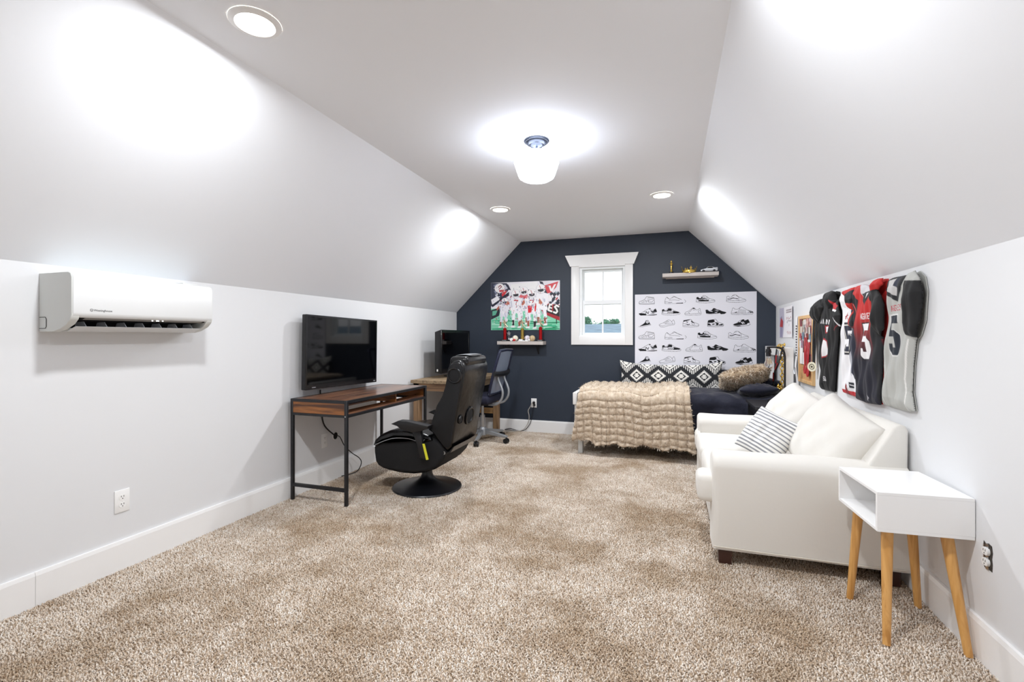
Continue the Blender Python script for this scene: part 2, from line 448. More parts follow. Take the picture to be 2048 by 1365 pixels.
mp = N.new('GeometryNodeMeshToPoints'); ip = N.new('GeometryNodeInstanceOnPoints'); ci = N.new('GeometryNodeCollectionInfo')
ci.inputs['Collection'].default_value = tcol; ci.inputs['Separate Children'].default_value = True; ci.inputs['Reset Children'].default_value = True
ip.inputs['Pick Instance'].default_value = True
ri = N.new('FunctionNodeRandomValue'); ri.data_type = 'INT'; ri.inputs[4].default_value = 0; ri.inputs[5].default_value = 3
rr = N.new('FunctionNodeRandomValue'); rr.data_type = 'INT'; rr.inputs[4].default_value = 0; rr.inputs[5].default_value = 3; rr.inputs['Seed'].default_value = 5
mu = N.new('ShaderNodeMath'); mu.operation = 'MULTIPLY'; mu.inputs[1].default_value = PI / 2
cx = N.new('ShaderNodeCombineXYZ')
ng.links.new(gi.outputs[0], mp.inputs['Mesh']); ng.links.new(mp.outputs[0], ip.inputs['Points']); ng.links.new(ci.outputs[0], ip.inputs['Instance'])
ng.links.new(ri.outputs[2], ip.inputs['Instance Index']); ng.links.new(rr.outputs[2], mu.inputs[0]); ng.links.new(mu.outputs[0], cx.inputs[2])
ng.links.new(cx.outputs[0], ip.inputs['Rotation']); ng.links.new(ip.outputs[0], go.inputs[0])
md = pile.modifiers.new('pile', 'NODES'); md.node_group = ng

# ---- window
win = bpy.data.objects.new('window_1', None); C.objects.link(win); win.location = (-.77, YF, 1.1); struct(win, 'white double hung window with a flared head casing in the navy wall')
put('side_casing', B().box(-1.142, WX0 + .004, 5.799, YF, WZ0 - .098, 2.072, .002), M_trim, win)
put('side_casing', B().box(WX1 - .004, -.402, 5.799, YF, WZ0 - .098, 2.072, .002), M_trim, win)
put('sill_casing', B().box(WX0 + .0041, WX1 - .0041, 5.799, YF, WZ0 - .098, WZ0 + .006, .002), M_trim, win)
put('head_casing', B().prism([(-1.154, 2.072), (WX0 + .004, 2.072), (WX0 + .004, 2.056), (WX1 - .004, 2.056), (WX1 - .004, 2.072), (-.39, 2.072), (-.336, 2.208), (-1.217, 2.208)], 5.785, YF, fw), M_trim, win, smooth=False)
M_vinyl = mat('white_vinyl', 'eef1f3', .35)
b = B()
for x0, x1, z0, z1 in ((WX0, WX0 + .038, WZ0, WZ1), (WX1 - .028, WX1, WZ0, WZ1), (WX0 + .038, WX1 - .028, WZ0, WZ0 + .022), (WX0 + .038, WX1 - .028, WZ1 - .03, WZ1)):
    b.box(x0, x1, 5.8195, 5.935, z0, z1)
put('jamb', b, M_vinyl, win, smooth=False)
def glassmat():
    m = bpy.data.materials.new('window_glass'); m.use_nodes = True; nt = m.node_tree; N = nt.nodes
    for n in list(N): 
        if n.type != 'OUTPUT_MATERIAL': N.remove(n)
    tr = N.new('ShaderNodeBsdfTransparent'); gl = N.new('ShaderNodeBsdfGlossy'); gl.inputs['Roughness'].default_value = .02
    mx = N.new('ShaderNodeMixShader'); mx.inputs[0].default_value = .06
    nt.links.new(tr.outputs[0], mx.inputs[1]); nt.links.new(gl.outputs[0], mx.inputs[2])
    nt.links.new(mx.outputs[0], N['Material Output'].inputs[0]); return m
M_glass = glassmat()
def sash(name, x0, x1, z0, z1, y, st, rl, rh):
    b = B()
    for a, bb, c, d in ((x0, x0 + st, z0, z1), (x1 - st, x1, z0, z1), (x0 + st, x1 - st, z0, z0 + rl), (x0 + st, x1 - st, z1 - rh, z1)):
        b.box(a, bb, y, y + .03, c, d, .002, 1)
    o = put(name, b, M_vinyl, win)
    xm = (x0 + x1) / 2
    put('muntin', B().box(xm - .009, xm + .009, y + .006, y + .024, z0 + rl, z1 - rh), M_vinyl, o)
    for a, bb in ((x0 + st, xm - .009), (xm + .009, x1 - st)):
        put('pane', B().box(a, bb, y + .013, y + .017, z0 + rl, z1 - rh), M_glass, o)
sash('upper_sash', WX0 + .034, WX1 - .024, 1.60, WZ1 - .03, 5.88, .026, .045, .028)
sash('lower_sash', WX0 + .034, WX1 - .024, WZ0 + .02, 1.652, 5.845, .03, .03, .05)

# ---- outside the window
g = put('ground', B().box(-60, 60, 7.0, 90, -3.6, -3.3), mat('grass', '6f8f55', .95, var=.3, vscale=3)); struct(g, 'grass outside the window')
house = thing('neighbour_house', 'blue grey shingled roof of the house outside the window', 'house', (-2, 16, -3.3))
put('house_wall', B().box(-11, 7, 12.6, 19.4, -3.3, .1), mat('siding', 'c9cac6', .8), house, smooth=False)
M_shing = mat('blue_grey_shingles', '7d95a6', .9, bump=.6, bscale=30, var=.25, vscale=8, stretch=(.4, 3, 3), dist=.02)
put('roof_slope', B().prism([(12.0, -.12), (16.0, 1.56), (16.0, 1.64), (11.95, -.04)], -11.4, 7.4, lambda u, v, d: (d, u, v)), M_shing, house, smooth=False)
put('roof_slope', B().prism([(20.0, -.12), (16.0, 1.56), (16.0, 1.64), (20.05, -.04)], -11.4, 7.4, lambda u, v, d: (d, u, v)), M_shing, house, smooth=False)
M_leaf = mat('tree_leaves', '4f8f72', .7, var=.35, vscale=1.5)
M_bark = mat('bark', '5b4a3c', .9, bump=.4, bscale=20)
def tree(x, y, top, rad, seed, label):
    t = thing('leafy_tree', label, 'tree', (x, y, -3.3), group='trees beyond the neighbouring roof')
    r = np.random.RandomState(seed); cz = top - rad * .95
    put('trunk', B().tube([(x, y, -3.3), (x + .1, y, (cz - 3.3) / 2), (x, y, cz)], [.2, .16, .08], 8), M_bark, t)
    blobs = [(x + r.uniform(-1, 1) * rad, y + r.uniform(-1, 1) * rad * .6, cz + r.uniform(-.8, .75) * rad, rad * r.uniform(.3, .5)) for _ in range(14)] + [(x, y, cz, rad * .7)]
    co = []; q = []
    for bx_, by_, bz_, br in blobs:
        for _ in range(230):
            d = r.normal(size=3); d /= np.linalg.norm(d); p = np.array((bx_, by_, bz_)) + d * br * r.uniform(.6, 1.05)
            a = r.normal(size=3); a /= np.linalg.norm(a); c = np.cross(a, d); c /= max(np.linalg.norm(c), 1e-6); s = r.uniform(.07, .14)
            n = len(co); co += [p - a * s, p + c * s * .6, p + a * s, p - c * s * .6]; q.append((n, n + 1, n + 2, n + 3))
    putmesh('foliage', rawmesh('foliage', np.array(co), np.array(q), smooth=False), M_leaf, t)
for i, (x, y, top, rad, lb) in enumerate([(-8.2, 52, 3.5, 1.0, 'tall leafy green tree at the left of the lower window panes'), (-8.0, 58, 3.35, 1.1, 'low rounded tree just left of the window bar'),
        (-7.3, 64, 3.5, 1.15, 'wide green tree just right of the window bar'), (-6.7, 70, 3.75, 1.1, 'small green tree at the right of the lower window panes')]):
    tree(x, y, top, rad, 31 + i, lb)

# ---- ceiling lights
M_lens = emat('led_lens', 'fffaf0', 14.0)
def can_light(x, y, label):
    t = thing('recessed_light', label, 'ceiling light', (x, y, ZC), group='recessed ceiling lights')
    put('trim_ring', B().lathe([(.094, -.0005), (.094, -.004), (.088, -.009), (.072, -.012), (.068, -.008), (.068, -.0005)], (x, y, ZC), n=40), M_white, t)
    put('lens', B().lathe([(0, -.0065), (.068, -.006), (.068, -.0005), (0, -.0005)], (x, y, ZC), n=40), M_lens, t)
    ld = bpy.data.lights.new('led', 'AREA'); ld.shape = 'DISK'; ld.size = .13; ld.energy = CAN_POWER; ld.color = (.95, .975, 1)
    lo = bpy.data.objects.new('led', ld); C.objects.link(lo); lo.parent = t; lo.location = (0, 0, -.014)
can_light(-1.525, 1.44, 'round recessed ceiling light above the wall air conditioner')
can_light(-.055, 1.44, 'round recessed ceiling light above the near end of the room')
can_light(-1.525, 4.27, 'round recessed ceiling light at the far left of the flat ceiling')
can_light(-.055, 4.27, 'round recessed ceiling light at the far right of the flat ceiling')

FX, FY = -.78, 2.855
t = thing('schoolhouse_light', 'semi flush ceiling light with a white drum shaped glass shade', 'ceiling light', (FX, FY, ZC))
M_nick = mat('dark_nickel', '282c36', .3, metal=.55)
put('canopy', B().lathe([(0, 0), (.08, 0), (.08, -.006), (.074, -.012), (.068, -.012), (.064, -.02), (.05, -.028), (.046, -.028), (.036, -.04), (.016, -.046), (.012, -.05), (0, -.05)], (FX, FY, ZC), n=40), M_nick, t)
put('stem', B().lathe([(0, -.048), (.011, -.048), (.011, -.07), (.02, -.076), (.03, -.085), (.03, -.10), (0, -.10)], (FX, FY, ZC), n=24), M_nick, t)
put('glass_shade', B().lathe([(.032, -.076), (.066, -.08), (.108, -.09), (.133, -.106), (.141, -.121), (.139, -.14), (.127, -.178), (.114, -.216), (.107, -.23), (.086, -.243), (.05, -.25), (0, -.252)], (FX, FY, ZC), n=48), emat('lit_opal_glass', 'ecf3ff', GLOBE_STRENGTH), t)
# ================================================================== left wall: air conditioner
def xz(u, v, d): return (XL + u, d, v)
AC0, AC1 = 1.369, 2.045
t = thing('air_conditioner', 'white wall mounted split air conditioner under the sloped ceiling', 'air conditioner', (XL + .11, 1.707, 1.228))
M_ac = mat('ac_white_plastic', 'd9dada', .3); M_acs = mat('ac_side_plastic', 'd6d8d5', .4)
core = [(0, 1.23), (0, 1.489), (.195, 1.489), (.195, 1.292), (.18, 1.288), (.09, 1.278), (.08, 1.245), (.06, 1.23)]
put('body', B().prism(core, AC0 + .03, AC1 - .03, xz), M_acs, t, smooth=False)
endp = [(0, 1.225), (0, 1.489), (.198, 1.489), (.214, 1.482), (.222, 1.466), (.222, 1.30), (.214, 1.28), (.19, 1.258), (.14, 1.236), (.09, 1.225)]
put('end_cap', B().prism(endp, AC0, AC0 + .032, xz, .002, 1), M_acs, t)
put('end_cap', B().prism(endp, AC1 - .032, AC1, xz, .002, 1), M_acs, t)
fp = [(.185, 1.4885), (.201, 1.4885), (.217, 1.481), (.2245, 1.465), (.2245, 1.31), (.221, 1.296), (.213, 1.288), (.185, 1.288)]
pan = put('front_panel', B().prism(fp, AC0 + .004, AC1 - .004, xz, .002, 1), M_ac, t)
put('air_outlet', B().prism([(.196, 1.29), (.182, 1.286), (.092, 1.276), (.082, 1.245), (.084, 1.243), (.1, 1.272), (.2, 1.284)], AC0 + .032, AC1 - .032, xz), M_dark, t, smooth=False)
put('display_strip', B().prism([(.212, 1.2885), (.19, 1.279), (.19, 1.287)], AC0 + .06, AC1 - .05, xz), mat('ac_grey_strip', '8d8a86', .4), t, smooth=False)
M_led = emat('white_led', 'ffffff', 3.0)
for y in (1.72, 1.742, 1.75, 1.772): put('indicator_light', B().box(XL + .2045, XL + .2065, y, y + .006, 1.2815, 1.2845), M_led, t)
put('louver', B().prism([(.075, 1.2255), (.12, 1.2265), (.178, 1.2475), (.176, 1.2495), (.118, 1.2295), (.075, 1.2285)], AC0 + .04, AC1 - .04, xz), M_ac, t)
for k in range(7):
    y = AC0 + .085 + k * .085
    put('fin', B().prism([(.088, 1.245), (.10, 1.27), (.15, 1.272), (.168, 1.25), (.12, 1.232)], y, y + .003, xz), mat('ac_fin_grey', 'b9bcc2', .4), t, smooth=False)
put('pipe_cover', B().box(XL, XL + .07, 1.985, 2.075, 1.4895, 1.512, .004), M_ac, t)
b = B().tube([(XL + .004, AC0 - .001, 1.29), (XL + .045, AC0 - .001, 1.29), (XL + .052, AC0 - .001, 1.282), (XL + .052, AC0 - .001, 1.248), (XL + .045, AC0 - .001, 1.24), (XL + .004, AC0 - .001, 1.24)], .0012, 6)
put('service_cover_seam', b, M_dark, t)
def text(name, s, size, M, m, parent, ext=.0004):
    cu = bpy.data.curves.new(name, 'FONT'); cu.body = s; cu.size = size; cu.extrude = ext; cu.align_x = 'LEFT'
    ob = bpy.data.objects.new(name, cu); me = bpy.data.meshes.new_from_object(ob); bpy.data.objects.remove(ob)
    me.transform(M); return putmesh(name, me, m, parent)
MT = Matrix(((0, 0, 1, XL + .2247), (1, 0, 0, 1.4525), (0, 1, 0, 1.318), (0, 0, 0, 1)))
text('brand_lettering', 'Westinghouse', .013, MT, M_dark, pan)
put('logo', B().torus((XL + .2248, 1.444, 1.3225), .006, .0006, (1, 0, 0), 24, 6).tube([(XL + .2248, 1.440, 1.325), (XL + .2248, 1.442, 1.320), (XL + .2248, 1.444, 1.3245), (XL + .2248, 1.446, 1.320), (XL + .2248, 1.448, 1.325)], .0005, 5).box(XL + .2246, XL + .225, 1.4405, 1.4475, 1.318, 1.3186), M_dark, pan)

# ================================================================== outlets
def outlet(loc, nx, label, group='duplex wall outlets', plate=True):
    """local frame: plate in local XZ facing -Y; nx = rotation"""
    t = thing('wall_outlet', label, 'outlet', loc, nx, group)
    if plate:
        put('face_plate', B().box(-.036, .036, -.006, 0, -.058, .058, .003, 2), M_white, t, local=True)
    else:
        put('outlet_box', B().prism([(-.02,-.045),(-.008,-.05),(.006,-.044),(.024,-.047),(.026,-.02),(.023,.0),(.027,.022),(.022,.046),(.004,.05),(-.012,.044),(-.024,.05),(-.026,.02),(-.022,-.01)], -.0015, 0, lambda u, v, d: (u, d, v)), mat('raw_drywall_cutout', '3a342e', .9, var=.5, vscale=80), t, local=True)
        put('bracket', B().box(-.009, .009, -.004, -.0015, -.047, .047), M_chrome, t, local=True)
        put('bracket', B().box(-.024, -.018, -.003, -.0015, -.04, .04), M_chrome, t, local=True)
    y = -.0075 if plate else -.012
    for z in (-.0195, .0195):
        r = put('receptacle', B().prism([(.0165 * math.cos(a) , z + max(-.0125, min(.0125, .0165 * math.sin(a)))) for a in [2 * PI * k / 28 for k in range(28)]], -.002 if not plate else -.005, y, lambda u, v, d: (u, d, v)), M_white, t, local=True)
        b = B()
        for x in (-.006, .006): b.box(x - .0013, x + .0013, y - .0004, y + .0004, z + .0005, z + .0085)
        b.lathe([(0, 0), (.0026, 0)], (0, y - .0003, z - .0065), (0, -1, 0), 10)
        put('slot', b, M_dark, r, local=True)
    if plate: put('screw', B().lathe([(0, .002), (.003, .001), (.003, 0)], (0, -.006, 0), (0, -1, 0), 12), M_white, t, local=True)
    return t
outlet((XL, 1.71, .35), PI / 2, 'white duplex outlet on the left wall below the air conditioner')
outlet((XL, 3.24, .347), PI / 2, 'white duplex outlet on the left wall under the walnut desk')
outlet((-1.624, YF, .365), 0, 'white duplex outlet with plugs on the navy wall')
outlet((XR, 2.2, .395), -PI / 2, 'uncovered duplex outlet with no faceplate behind the white side table', plate=False)
# cable pass-through and cord under the desk
t = thing('cable_grommet', 'round cable pass through in the left wall under the walnut desk', 'grommet', (XL, 3.375, .36))
put('ring', B().torus((XL + .003, 3.375, .36), .034, .005, (1, 0, 0)), M_white, t)
put('opening', B().lathe([(0, .002), (.03, .002), (.03, 0)], (XL, 3.375, .36), (1, 0, 0), 24), M_dark, t)
pts = [(XL + .005, 3.375, .362), (XL + .04, 3.385, .35), (XL + .06, 3.42, .27), (XL + .075, 3.50, .19), (XL + .09, 3.58, .13), (XL + .1, 3.60, .08), (XL + .09, 3.56, .02), (XL + .06, 3.48, .006), (XL + .03, 3.42, .006)]
def smooth_pts(p, n=6):
    p = [Vector(q) for q in p]; out = []
    for i in range(len(p) - 1):
        a, b, c, d = p[max(i - 1, 0)], p[i], p[i + 1], p[min(i + 2, len(p) - 1)]
        for k in range(n):
            s = k / n
            out.append(.5 * ((2 * b) + (c - a) * s + (2 * a - 5 * b + 4 * c - d) * s * s + (3 * b - a - 3 * c + d) * s ** 3))
    return out + [p[-1]]
tag(put('power_cord', B().tube(smooth_pts(pts), .004, 8), M_blackpl), 'black cord hanging from the wall grommet under the walnut desk', 'cord')
tag(put('power_cord', B().tube(smooth_pts([(-1.63, YF - .008, .372), (-1.64, YF - .035, .37), (-1.655, YF - .04, .33), (-1.69, YF - .035, .27), (-1.68, YF - .03, .2), (-1.69, YF - .035, .12), (-1.75, YF - .06, .03), (-1.85, YF - .1, .012), (-1.98, YF - .15, .01)]), .005, 8), mat('grey_cord', 'b4b0aa', .5)), 'grey white cord plugged into the navy wall outlet', 'cord')
put_pl = put('power_cord', B().tube(smooth_pts([(-1.61, YF - .02, .35), (-1.625, YF - .03, .30), (-1.645, YF - .028, .2), (-1.67, YF - .03, .1), (-1.74, YF - .045, .02), (-1.84, YF - .045, .012), (-1.93, YF - .04, .03), (-2.0, YF - .05, .012), (-1.93, YF - .09, .02), (-1.84, YF - .075, .012)]), .004, 8).box(-1.635, -1.605, YF - .03, YF - .008, .355, .385, .004).box(-1.628, -1.6, YF - .028, YF - .008, .33, .352, .004), M_blackpl)
tag(put_pl, 'black cord with plug coiled on the carpet by the navy wall', 'cord')

# ================================================================== wall television
t = thing('television', 'large flat black television mounted on the left wall above the walnut desk', 'television', (-2.62, 3.373, .79))
t.rotation_euler = (math.radians(-1.1), 0, 0)
W2, H2 = .459, .576
put('housing', B().box(-.022, .012, -W2, W2, 0, H2, .006), M_blackpl, t, local=True)
put('bezel', B().box(.012, .019, -W2, -W2 + .016, 0, H2).box(.012, .019, W2 - .016, W2, 0, H2).box(.012, .019, -W2 + .016, W2 - .016, H2 - .014, H2).box(.012, .019, -W2 + .016, W2 - .016, 0, .036), mat('gloss_black_bezel', '0a0a0d', .18), t, local=True, smooth=False)
put('screen', B().box(.012, .015, -W2 + .016, W2 - .016, .036, H2 - .014), M_screen, t, local=True)
put('logo', B().box(.019, .0194, W2 - .05, W2 - .02, .012, .02), M_silverpl, t, local=True)
put('badge', B().box(.019, .0194, -W2 + .07, -W2 + .11, .012, .018), M_silverpl, t, local=True)
put('mount', B().box(-.078, -.022, -.2, .2, .15, .42).box(-.06, -.022, -.3, .3, .2, .24), M_black, t, local=True, smooth=False)
tag(put('tv_cable', B().tube(smooth_pts([(-2.672, 3.16, .775), (-2.674, 3.165, .72), (-2.676, 3.2, .5), (-2.68, 3.33, .38)]), .006, 8), M_blackpl), 'black cable hanging below the wall television', 'cable')

# ================================================================== walnut desk with black metal frame
DX0, DX1, DY0, DY1, DZ = -2.655, -2.16, 2.822, 3.992, .747
t = thing('writing_desk', 'walnut and black metal writing desk below the television', 'desk', ((DX0 + DX1) / 2, (DY0 + DY1) / 2, 0))
M_wal = wood('walnut_lengthwise', '33201a', '6e4630', '8d6246', 1, .3, coat=.3); M_walx = wood('walnut_crosswise', '4a2a17', '99602f', '6e4322', 0, .35)
q = .022
for x in (DX0, DX1 - q):
    for y in (DY0, DY1 - q): put('leg', B().box(x, x + q, y, y + q, 0, DZ, .0015, 1), M_black, t)
def rail(*a): put('rail', B().box(*a), M_black, t, smooth=False)
for x in (DX0, DX1 - q):
    rail(x, x + q, DY0 + q, DY1 - q, DZ - .02, DZ)
    rail(x, x + q, DY0 + q, DY1 - q, .627, .645)
for y in (DY0, DY1 - q):
    rail(DX0 + q, DX1 - q, y, y + q, DZ - .02, DZ); rail(DX0 + q, DX1 - q, y, y + q, .627, .645); rail(DX0 + q, DX1 - q, y, y + q, .10, .122)
n = 5; w = (DX1 - DX0 - 2 * q) / n
for k in range(n):
    put('plank', B().box(DX0 + q + k * w + .0006, DX0 + q + (k + 1) * w - .0006, DY0 + q, DY1 - q, DZ - .018, DZ - .0005, .0006, 1), M_wal, t)
for y in (DY0 + .004, DY1 - .018): put('side_panel', B().box(DX0 + q, DX1 - q, y, y + .014, .6455, DZ - .0205), M_walx, t, smooth=False)
put('shelf_board', B().box(DX1 - .12, DX1 - q, DY0 + q, DY1 - q, .645, .657), M_wal, t, smooth=False)
put('shelf_board', B().box(DX0 + q, DX0 + .2, DY0 + q, DY1 - q, .645, .657), M_wal, t, smooth=False)
put('divider', B().box(DX0 + q, DX1 - q, 3.49, 3.504, .657, DZ - .02), M_walx, t, smooth=False)
put('back_panel', B().box(DX0 + q, DX0 + q + .01, 3.504, DY1 - q, .657, DZ - .02), M_dark, t, smooth=False)
put('bolt', B().lathe([(0, .004), (.005, .003), (.005, 0)], (DX1 - .011, DY0, .636), (0, -1, 0), 12), M_chrome, t)

# ================================================================== pedestal gaming chair (faces the television)
t = thing('gaming_chair', 'black pedestal gaming chair with built in speakers facing the television', 'chair', (-1.84, 3.41, 0))
bx, by = -1.84, 3.41
put('base', B().lathe([(0, -.002), (.272, -.002), (.276, .004), (.27, .012), (.2, .026), (.12, .042), (.075, .062), (.052, .085), (.042, .11), (.04, .135), (0, .135)], (bx, by, 0), n=56), mat('satin_black_metal', '121318', .33), t)
put('pedestal', B().cyl((bx, by, .13), (bx, by, .2), .03, n=20), M_black, t)
seat = [(-2.06, .42), (-2.15, .385), (-2.178, .345), (-2.176, .305), (-2.165, .235), (-2.14, .203), (-2.09, .183), (-1.958, .168), (-1.84, .17), (-1.735, .188), (-1.64, .228), (-1.585, .285), (-1.552, .348), (-1.60, .41), (-1.68, .46), (-1.85, .44)]
put('seat_shell', B().prism(seat, 3.165, 3.635, fw, .03, 3), M_mesh, t, ang=60)
put('bottom_pad', B().prism([(-2.15, .262), (-2.145, .232), (-2.12, .196), (-2.06, .172), (-1.958, .16), (-1.84, .162), (-1.74, .18), (-1.66, .212), (-1.7, .235), (-1.9, .225), (-2.05, .235)], 3.18, 3.62, fw, .02, 2), M_leather, t, ang=60)
cush = [(-2.178, .362), (-2.16, .405), (-2.11, .45), (-2.03, .485), (-1.93, .50), (-1.80, .495), (-1.68, .46), (-1.66, .43), (-1.74, .405), (-1.86, .43), (-1.98, .425), (-2.08, .39), (-2.14, .352)]
cu = put('seat_cushion', B().prism(cush, 3.15, 3.65, fw, .028, 3), M_leather, t, ang=60)
put('piping', B().tube(smooth_pts([(-2.15, 3.152, .37), (-2.07, 3.148, .405), (-1.98, 3.148, .432), (-1.86, 3.148, .437), (-1.76, 3.148, .418), (-1.72, 3.15, .44)]), .003, 6), mat('grey_piping', '8d8f94', .5), cu)
back = [(-1.665, .485), (-1.70, .51), (-1.68, .56), (-1.655, .63), (-1.633, .694), (-1.583, .775), (-1.56, .84), (-1.545, .9), (-1.535, .96), (-1.522, 1.0), (-1.495, 1.025), (-1.459, 1.033), (-1.425, 1.02), (-1.407, .985), (-1.404, .949), (-1.43, .81), (-1.459, .668), (-1.485, .53), (-1.508, .396), (-1.54, .366), (-1.58, .39)]
bk = put('backrest', B().prism(back, 3.158, 3.642, fw, .022, 3), M_leather, t, ang=60)
inset = [(x + (-1.53 - x) * .12, z + (.7 - z) * .06) for x, z in back]
for y0, y1 in ((3.15, 3.16), (3.64, 3.65)): put('side_panel', B().prism(inset, y0, y1, fw, .003, 1), M_mesh, t, ang=60)
put('headrest', B().box(-1.545, -1.40, 3.20, 3.60, .985, 1.058, .03, 4), M_leather, t, ang=70)
put('headrest_flap', B().tube(smooth_pts([(-1.60, 3.4, .93), (-1.575, 3.4, 1.01), (-1.53, 3.4, 1.058), (-1.46, 3.4, 1.068), (-1.415, 3.4, 1.064)]), .12, 16, flat=.05), mat('grey_vinyl_lining', '6f7276', .5), t, ang=70)
rn = Vector((1, 0, -.188)).normalized()
def ring_speaker(name, c, ax, r):
    o = put(name, B().lathe([(r, 0), (r, .006), (r * .92, .011), (r * .8, .009), (r * .78, .004)], c, ax, 32), mat('black_gloss_ring', '0c0c0f', .25), t)
    put('grille', B().lathe([(r * .8, .004), (r * .5, .007), (r * .2, .008), (0, .008)], c, ax, 32), M_mesh, o)
ring_speaker('speaker', (-1.477, 3.15, .922), (0, -1, 0), .058); ring_speaker('speaker', (-1.477, 3.65, .922), (0, 1, 0), .058)
def rear(z): return -1.404 - (.949 - z) * .188
ring_speaker('subwoofer', (rear(.592) + .001, 3.40, .592), rn, .072); ring_speaker('bass_port', (rear(.59) + .001, 3.232, .59), rn, .034)
put('rear_flap', B().prism([(-1.50, .395), (-1.49, .40), (-1.52, .352), (-1.56, .33), (-1.565, .34), (-1.53, .36)], 3.17, 3.63, fw), M_leather, t)
put('rear_bar', B().cyl((-1.575, 3.17, .345), (-1.575, 3.63, .345), .012, n=12), M_chrome, t)
pad = [(-1.965, .553), (-1.905, .580), (-1.835, .580), (-1.655, .555), (-1.657, .535), (-1.72, .512), (-1.79, .50), (-1.874, .515), (-1.913, .54)]
post = [(-1.815, .51), (-1.735, .51), (-1.725, .42), (-1.69, .30), (-1.75, .31), (-1.765, .40), (-1.79, .46)]
for s in (-1, 1):
    y0, y1 = (3.075, 3.15) if s < 0 else (3.65, 3.725)
    ar = put('armrest', B().prism(pad, y0, y1, fw, .006, 2), M_blackpl, t, ang=25)
    po = put('arm_post', B().prism(post, 3.112 if s < 0 else 3.652, 3.148 if s < 0 else 3.688, fw, .004, 1), M_blackpl, t, ang=60)
    if s < 0: put('tag', B().prism([(-1.718, .416), (-1.70, .418), (-1.668, .305), (-1.687, .300)], 3.108, 3.1115, fw), mat('yellow_label', 'd8d52e', .5), po, label='yellow strip label')

# ================================================================== rustic corner desk + small television
t = thing('wood_desk', 'rustic light brown wooden desk in the far left corner', 'desk', (-2.36, 5.17, 0))
M_rus = wood('rustic_oak', '77654f', 'a18a6c', '8a765d', 1, .6); M_rusv = wood('rustic_oak_vertical', '6b523c', '9a7a5a', '7d6347', 2, .6)
n = 4; w = .62 / n
for k in range(n): put('plank', B().box(-2.665 + k * w, -2.665 + (k + 1) * w - .001, 4.56, 5.79, .70, .735, .002, 1), M_rus, t)
put('apron', B().box(-2.645, -2.065, 4.585, 4.605, .62, .70), wood('rustic_oak_across', '735741', 'a3805c', '86694b', 0, .6), t, smooth=False)
put('apron', B().box(-2.085, -2.065, 4.605, 5.765, .63, .70), M_rus, t, smooth=False)
for x in (-2.645, -2.135):
    for y in (4.585, 5.70): put('leg', B().box(x, x + .07, y, y + .07, 0, .70, .003, 1), M_rusv, t)
put('stretcher', B().box(-2.575, -2.135, 5.72, 5.745, .22, .29), wood('rustic_oak_rail', '8f6c45', 'b88f5c', '9b7850', 0, .6), t, smooth=False)
t = thing('desk_television', 'small black television standing on the rustic corner desk', 'television', (-2.44, 5.2, .735))
put('housing', B().prism([(-2.5, .80), (-2.425, .79), (-2.425, 1.285), (-2.5, 1.26)], 4.80, 5.61, fw, .012, 2), M_blackpl, t)
put('bezel', B().box(-2.427, -2.416, 4.805, 4.84, .792, 1.283, .003, 1).box(-2.427, -2.416, 5.57, 5.605, .792, 1.283, .003, 1).box(-2.427, -2.416, 4.84, 5.57, 1.25, 1.283).box(-2.427, -2.416, 4.84, 5.57, .792, .84), mat('satin_black_bezel', '0b0b0d', .25), t)
put('screen', B().box(-2.427, -2.4195, 4.84, 5.57, .84, 1.25), M_screen, t)
put('stand', B().lathe([(0, 0), (.12, 0), (.12, .008), (.05, .016), (0, .016)], (-2.45, 5.2, .735), n=32).box(-2.48, -2.44, 5.15, 5.25, .745, .81), M_blackpl, t)
put('side_port', B().box(-2.47, -2.455, 4.797, 4.8, .815, .84), M_white, t)

# ================================================================== mesh office chair
hx, hy = -2.05, 5.13
t = thing('office_chair', 'dark blue mesh back office chair with silver five star base', 'chair', (hx, hy, 0))
M_seat = mat('navy_seat_fabric', '10122a', .8, bump=.2, bscale=300, dist=.002); M_navypl = mat('dark_navy_plastic', '1a2038', .35)
put('base_hub', B().lathe([(0, .07), (.05, .07), (.05, .13), (.036, .16), (0, .16)], (hx, hy, 0), n=28), M_silverpl, t)
put('gas_lift', B().cyl((hx, hy, .15), (hx, hy, .3), .028, n=20).cyl((hx, hy, .28), (hx, hy, .43), .016, n=16), M_chrome, t)
for k in range(5):
    a = math.radians(-9 + 72 * k); d = Vector((math.cos(a), math.sin(a), 0)); o = Vector((hx, hy, 0)); s = Vector((-d.y, d.x, 0))
    e = o + d * .31
    put('base_leg', B().prism([(.03, .14), (.03, .085), (.30, .062), (.325, .07), (.325, .085)], -.02, .02, lambda u, v, dd: tuple(o + d * u + s * dd + Vector((0, 0, v))), .004, 1), M_silverpl, t)
    cs = put('caster', B().cyl(e + Vector((0, 0, .028)) - s * .026, e + Vector((0, 0, .028)) - s * .006, .028, n=20).cyl(e + Vector((0, 0, .028)) + s * .006, e + Vector((0, 0, .028)) + s * .026, .028, n=20).cyl(e + Vector((0, 0, .03)), e + Vector((0, 0, .07)), .008), M_blackpl, t)
put('mechanism', B().box(-2.17, -1.95, 5.05, 5.21, .415, .455, .01), M_blackpl, t)
put('seat', B().box(-2.33, -1.88, 4.89, 5.37, .45, .545, .035, 3), M_seat, t, ang=70)
by0, by1 = 4.90, 5.36
def bkx(z): return -1.895 + max(0, z - .56) / .49 * .135 + .03 * max(0, (.72 - z)) 
zz = [.56 + k * (1.05 - .56) / 10 for k in range(11)]
fr = [(bkx(z), by0 + .02 * abs((z - .8) / .25) ** 2 * 1.0, z) for z in zz] + [(bkx(1.055), (by0 + by1) / 2, 1.058)] + [(bkx(z), by1 - .02 * abs((z - .8) / .25) ** 2, z) for z in zz[::-1]]
put('back_frame', B().tube(fr, .017, 10, closed=True), M_navypl, t)
